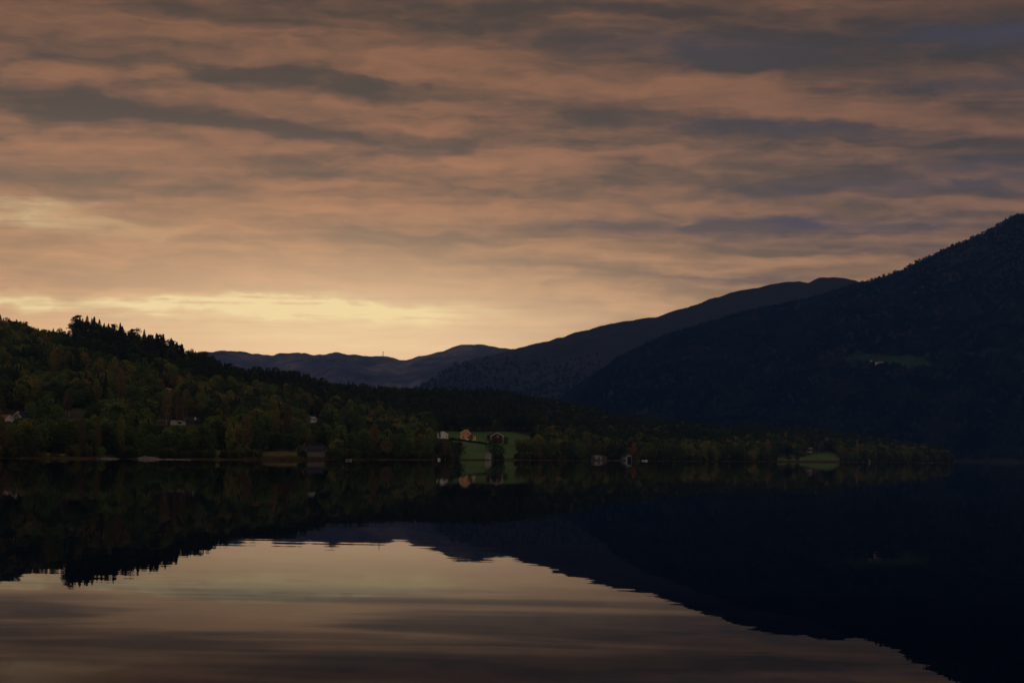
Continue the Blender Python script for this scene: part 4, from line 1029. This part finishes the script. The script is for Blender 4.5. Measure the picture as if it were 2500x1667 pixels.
for px in np.arange(-150, 2330, .9):
    t = (px - 1250) / F; D_ = float(shore_at(t)) + rnd.uniform(-2.2, .6)
    dens_ = .35 if px < 500 else .9 if px > 1400 else .5
    if rnd.random() < dens_: pts.append((t * D_, D_, rnd.uniform(-.1, .18), rnd.uniform(.1, .35) * (1.4 if px > 1400 else 1)))
rock_field('shore_stones', pts, M_dark_rock, 9)
b = MB()
def reed(px0, px1, n, hmin, hmax, dd_=5):
    for _ in range(n):
        px = rnd.uniform(px0, px1); t = (px - 1250) / F; D_ = float(shore_at(t)) + rnd.uniform(-3, dd_); x = t * D_; z = max(-.1, float(ground_z(x, D_)) - .1); hh_ = rnd.uniform(hmin, hmax); w_ = rnd.uniform(.06, .16); lx_ = rnd.uniform(-.3, .3)
        b.poly([(x - w_, D_, z), (x + w_, D_, z), (x + lx_, D_ + .1, z + hh_)], [(0, 1, 2)])
reed(600, 800, 5200, .6, 1.6); reed(440, 600, 1500, .3, .9); reed(860, 1060, 2200, .3, 1.0); reed(1130, 1400, 2600, .2, .7); reed(1890, 2060, 3000, .6, 1.5, 9); reed(1600, 1890, 1400, .2, .7); reed(60, 240, 900, .3, .9); reed(2060, 2320, 1600, .2, .8)
tag(b.build('shore_reeds', M_reed), kind='stuff')
# undergrowth bushes along the bank, so the wood meets the water
rws = []; srcs_ = sources('deciduous_tree')[:3]
for px in np.arange(-200, 2325, 1.1):
    if any(a0 - 2 < px < a1 + 2 and b1 > 1103 for (a0, a1, b0, b1, _) in OPEN): continue
    if 240 < px < 298 or 333 < px < 400 or 60 < px < 245 and rnd.random() < .75: continue
    for k in range(2):
        t = (px + rnd.uniform(-2, 2) - 1250) / F; D_ = float(shore_at(t)) + rnd.uniform(1.5, 22); x = t * D_; z = float(ground_z(x, D_)); hg = rnd.uniform(1.4, 4.0); c = COL[rnd.choice(['dark green', 'dark', 'dark', 'olive', 'rust brown', 'dark green'])]
        sx_, sy_ = proj(x, D_, z)
        if any(in_poly(sx_, sy_, pl) for pl in ALLP): continue
        rws.append((x, D_, z - hg * .3, hg * rnd.uniform(1.1, 1.8), hg * 1.3, rnd.random() * 6.28, rnd.randrange(3), c))
for k in range(150):
    u = rnd.random(); hp = ground_hit(1100 + 90 * u, 1073 + 13 * u + rnd.uniform(-.5, .5)); hg = rnd.uniform(.8, 1.6)
    rws.append((hp[0], hp[1], hp[2] - .3, hg * 1.6, hg * 1.3, rnd.random() * 6.28, rnd.randrange(3), COL['dark']))
for k in range(260):
    px = rnd.uniform(1058, 1300); hp = ground_hit(px, 1054 + rnd.uniform(-3, .5)); hg = rnd.uniform(1.2, 3.2)
    if hp: rws.append((hp[0], hp[1], hp[2] - .3, hg * 1.6, hg * 1.3, rnd.random() * 6.28, rnd.randrange(3), COL[rnd.choice(['rust brown', 'dark', 'olive'])]))
forest('bank_undergrowth', rws, srcs_, False)

# ------------------------------------------------------------------ haze
hz = material('blue_air'); N = hz.node_tree.nodes; L = hz.node_tree.links; N.clear()
pv = nd('ShaderNodeVolumePrincipled'); pv.inputs['Color'].default_value = (.13, .36, 1.0, 1); pv.inputs['Density'].default_value = 3.9e-5; pv.inputs['Anisotropy'].default_value = .35
oh = nd('ShaderNodeOutputMaterial'); L.new(pv.outputs[0], oh.inputs['Volume'])
air = MB().box(-12500, -800, -12, 12500, 10100, 1500).build('haze', hz); tag(air, kind='stuff')
print('objects', len(bpy.data.objects))
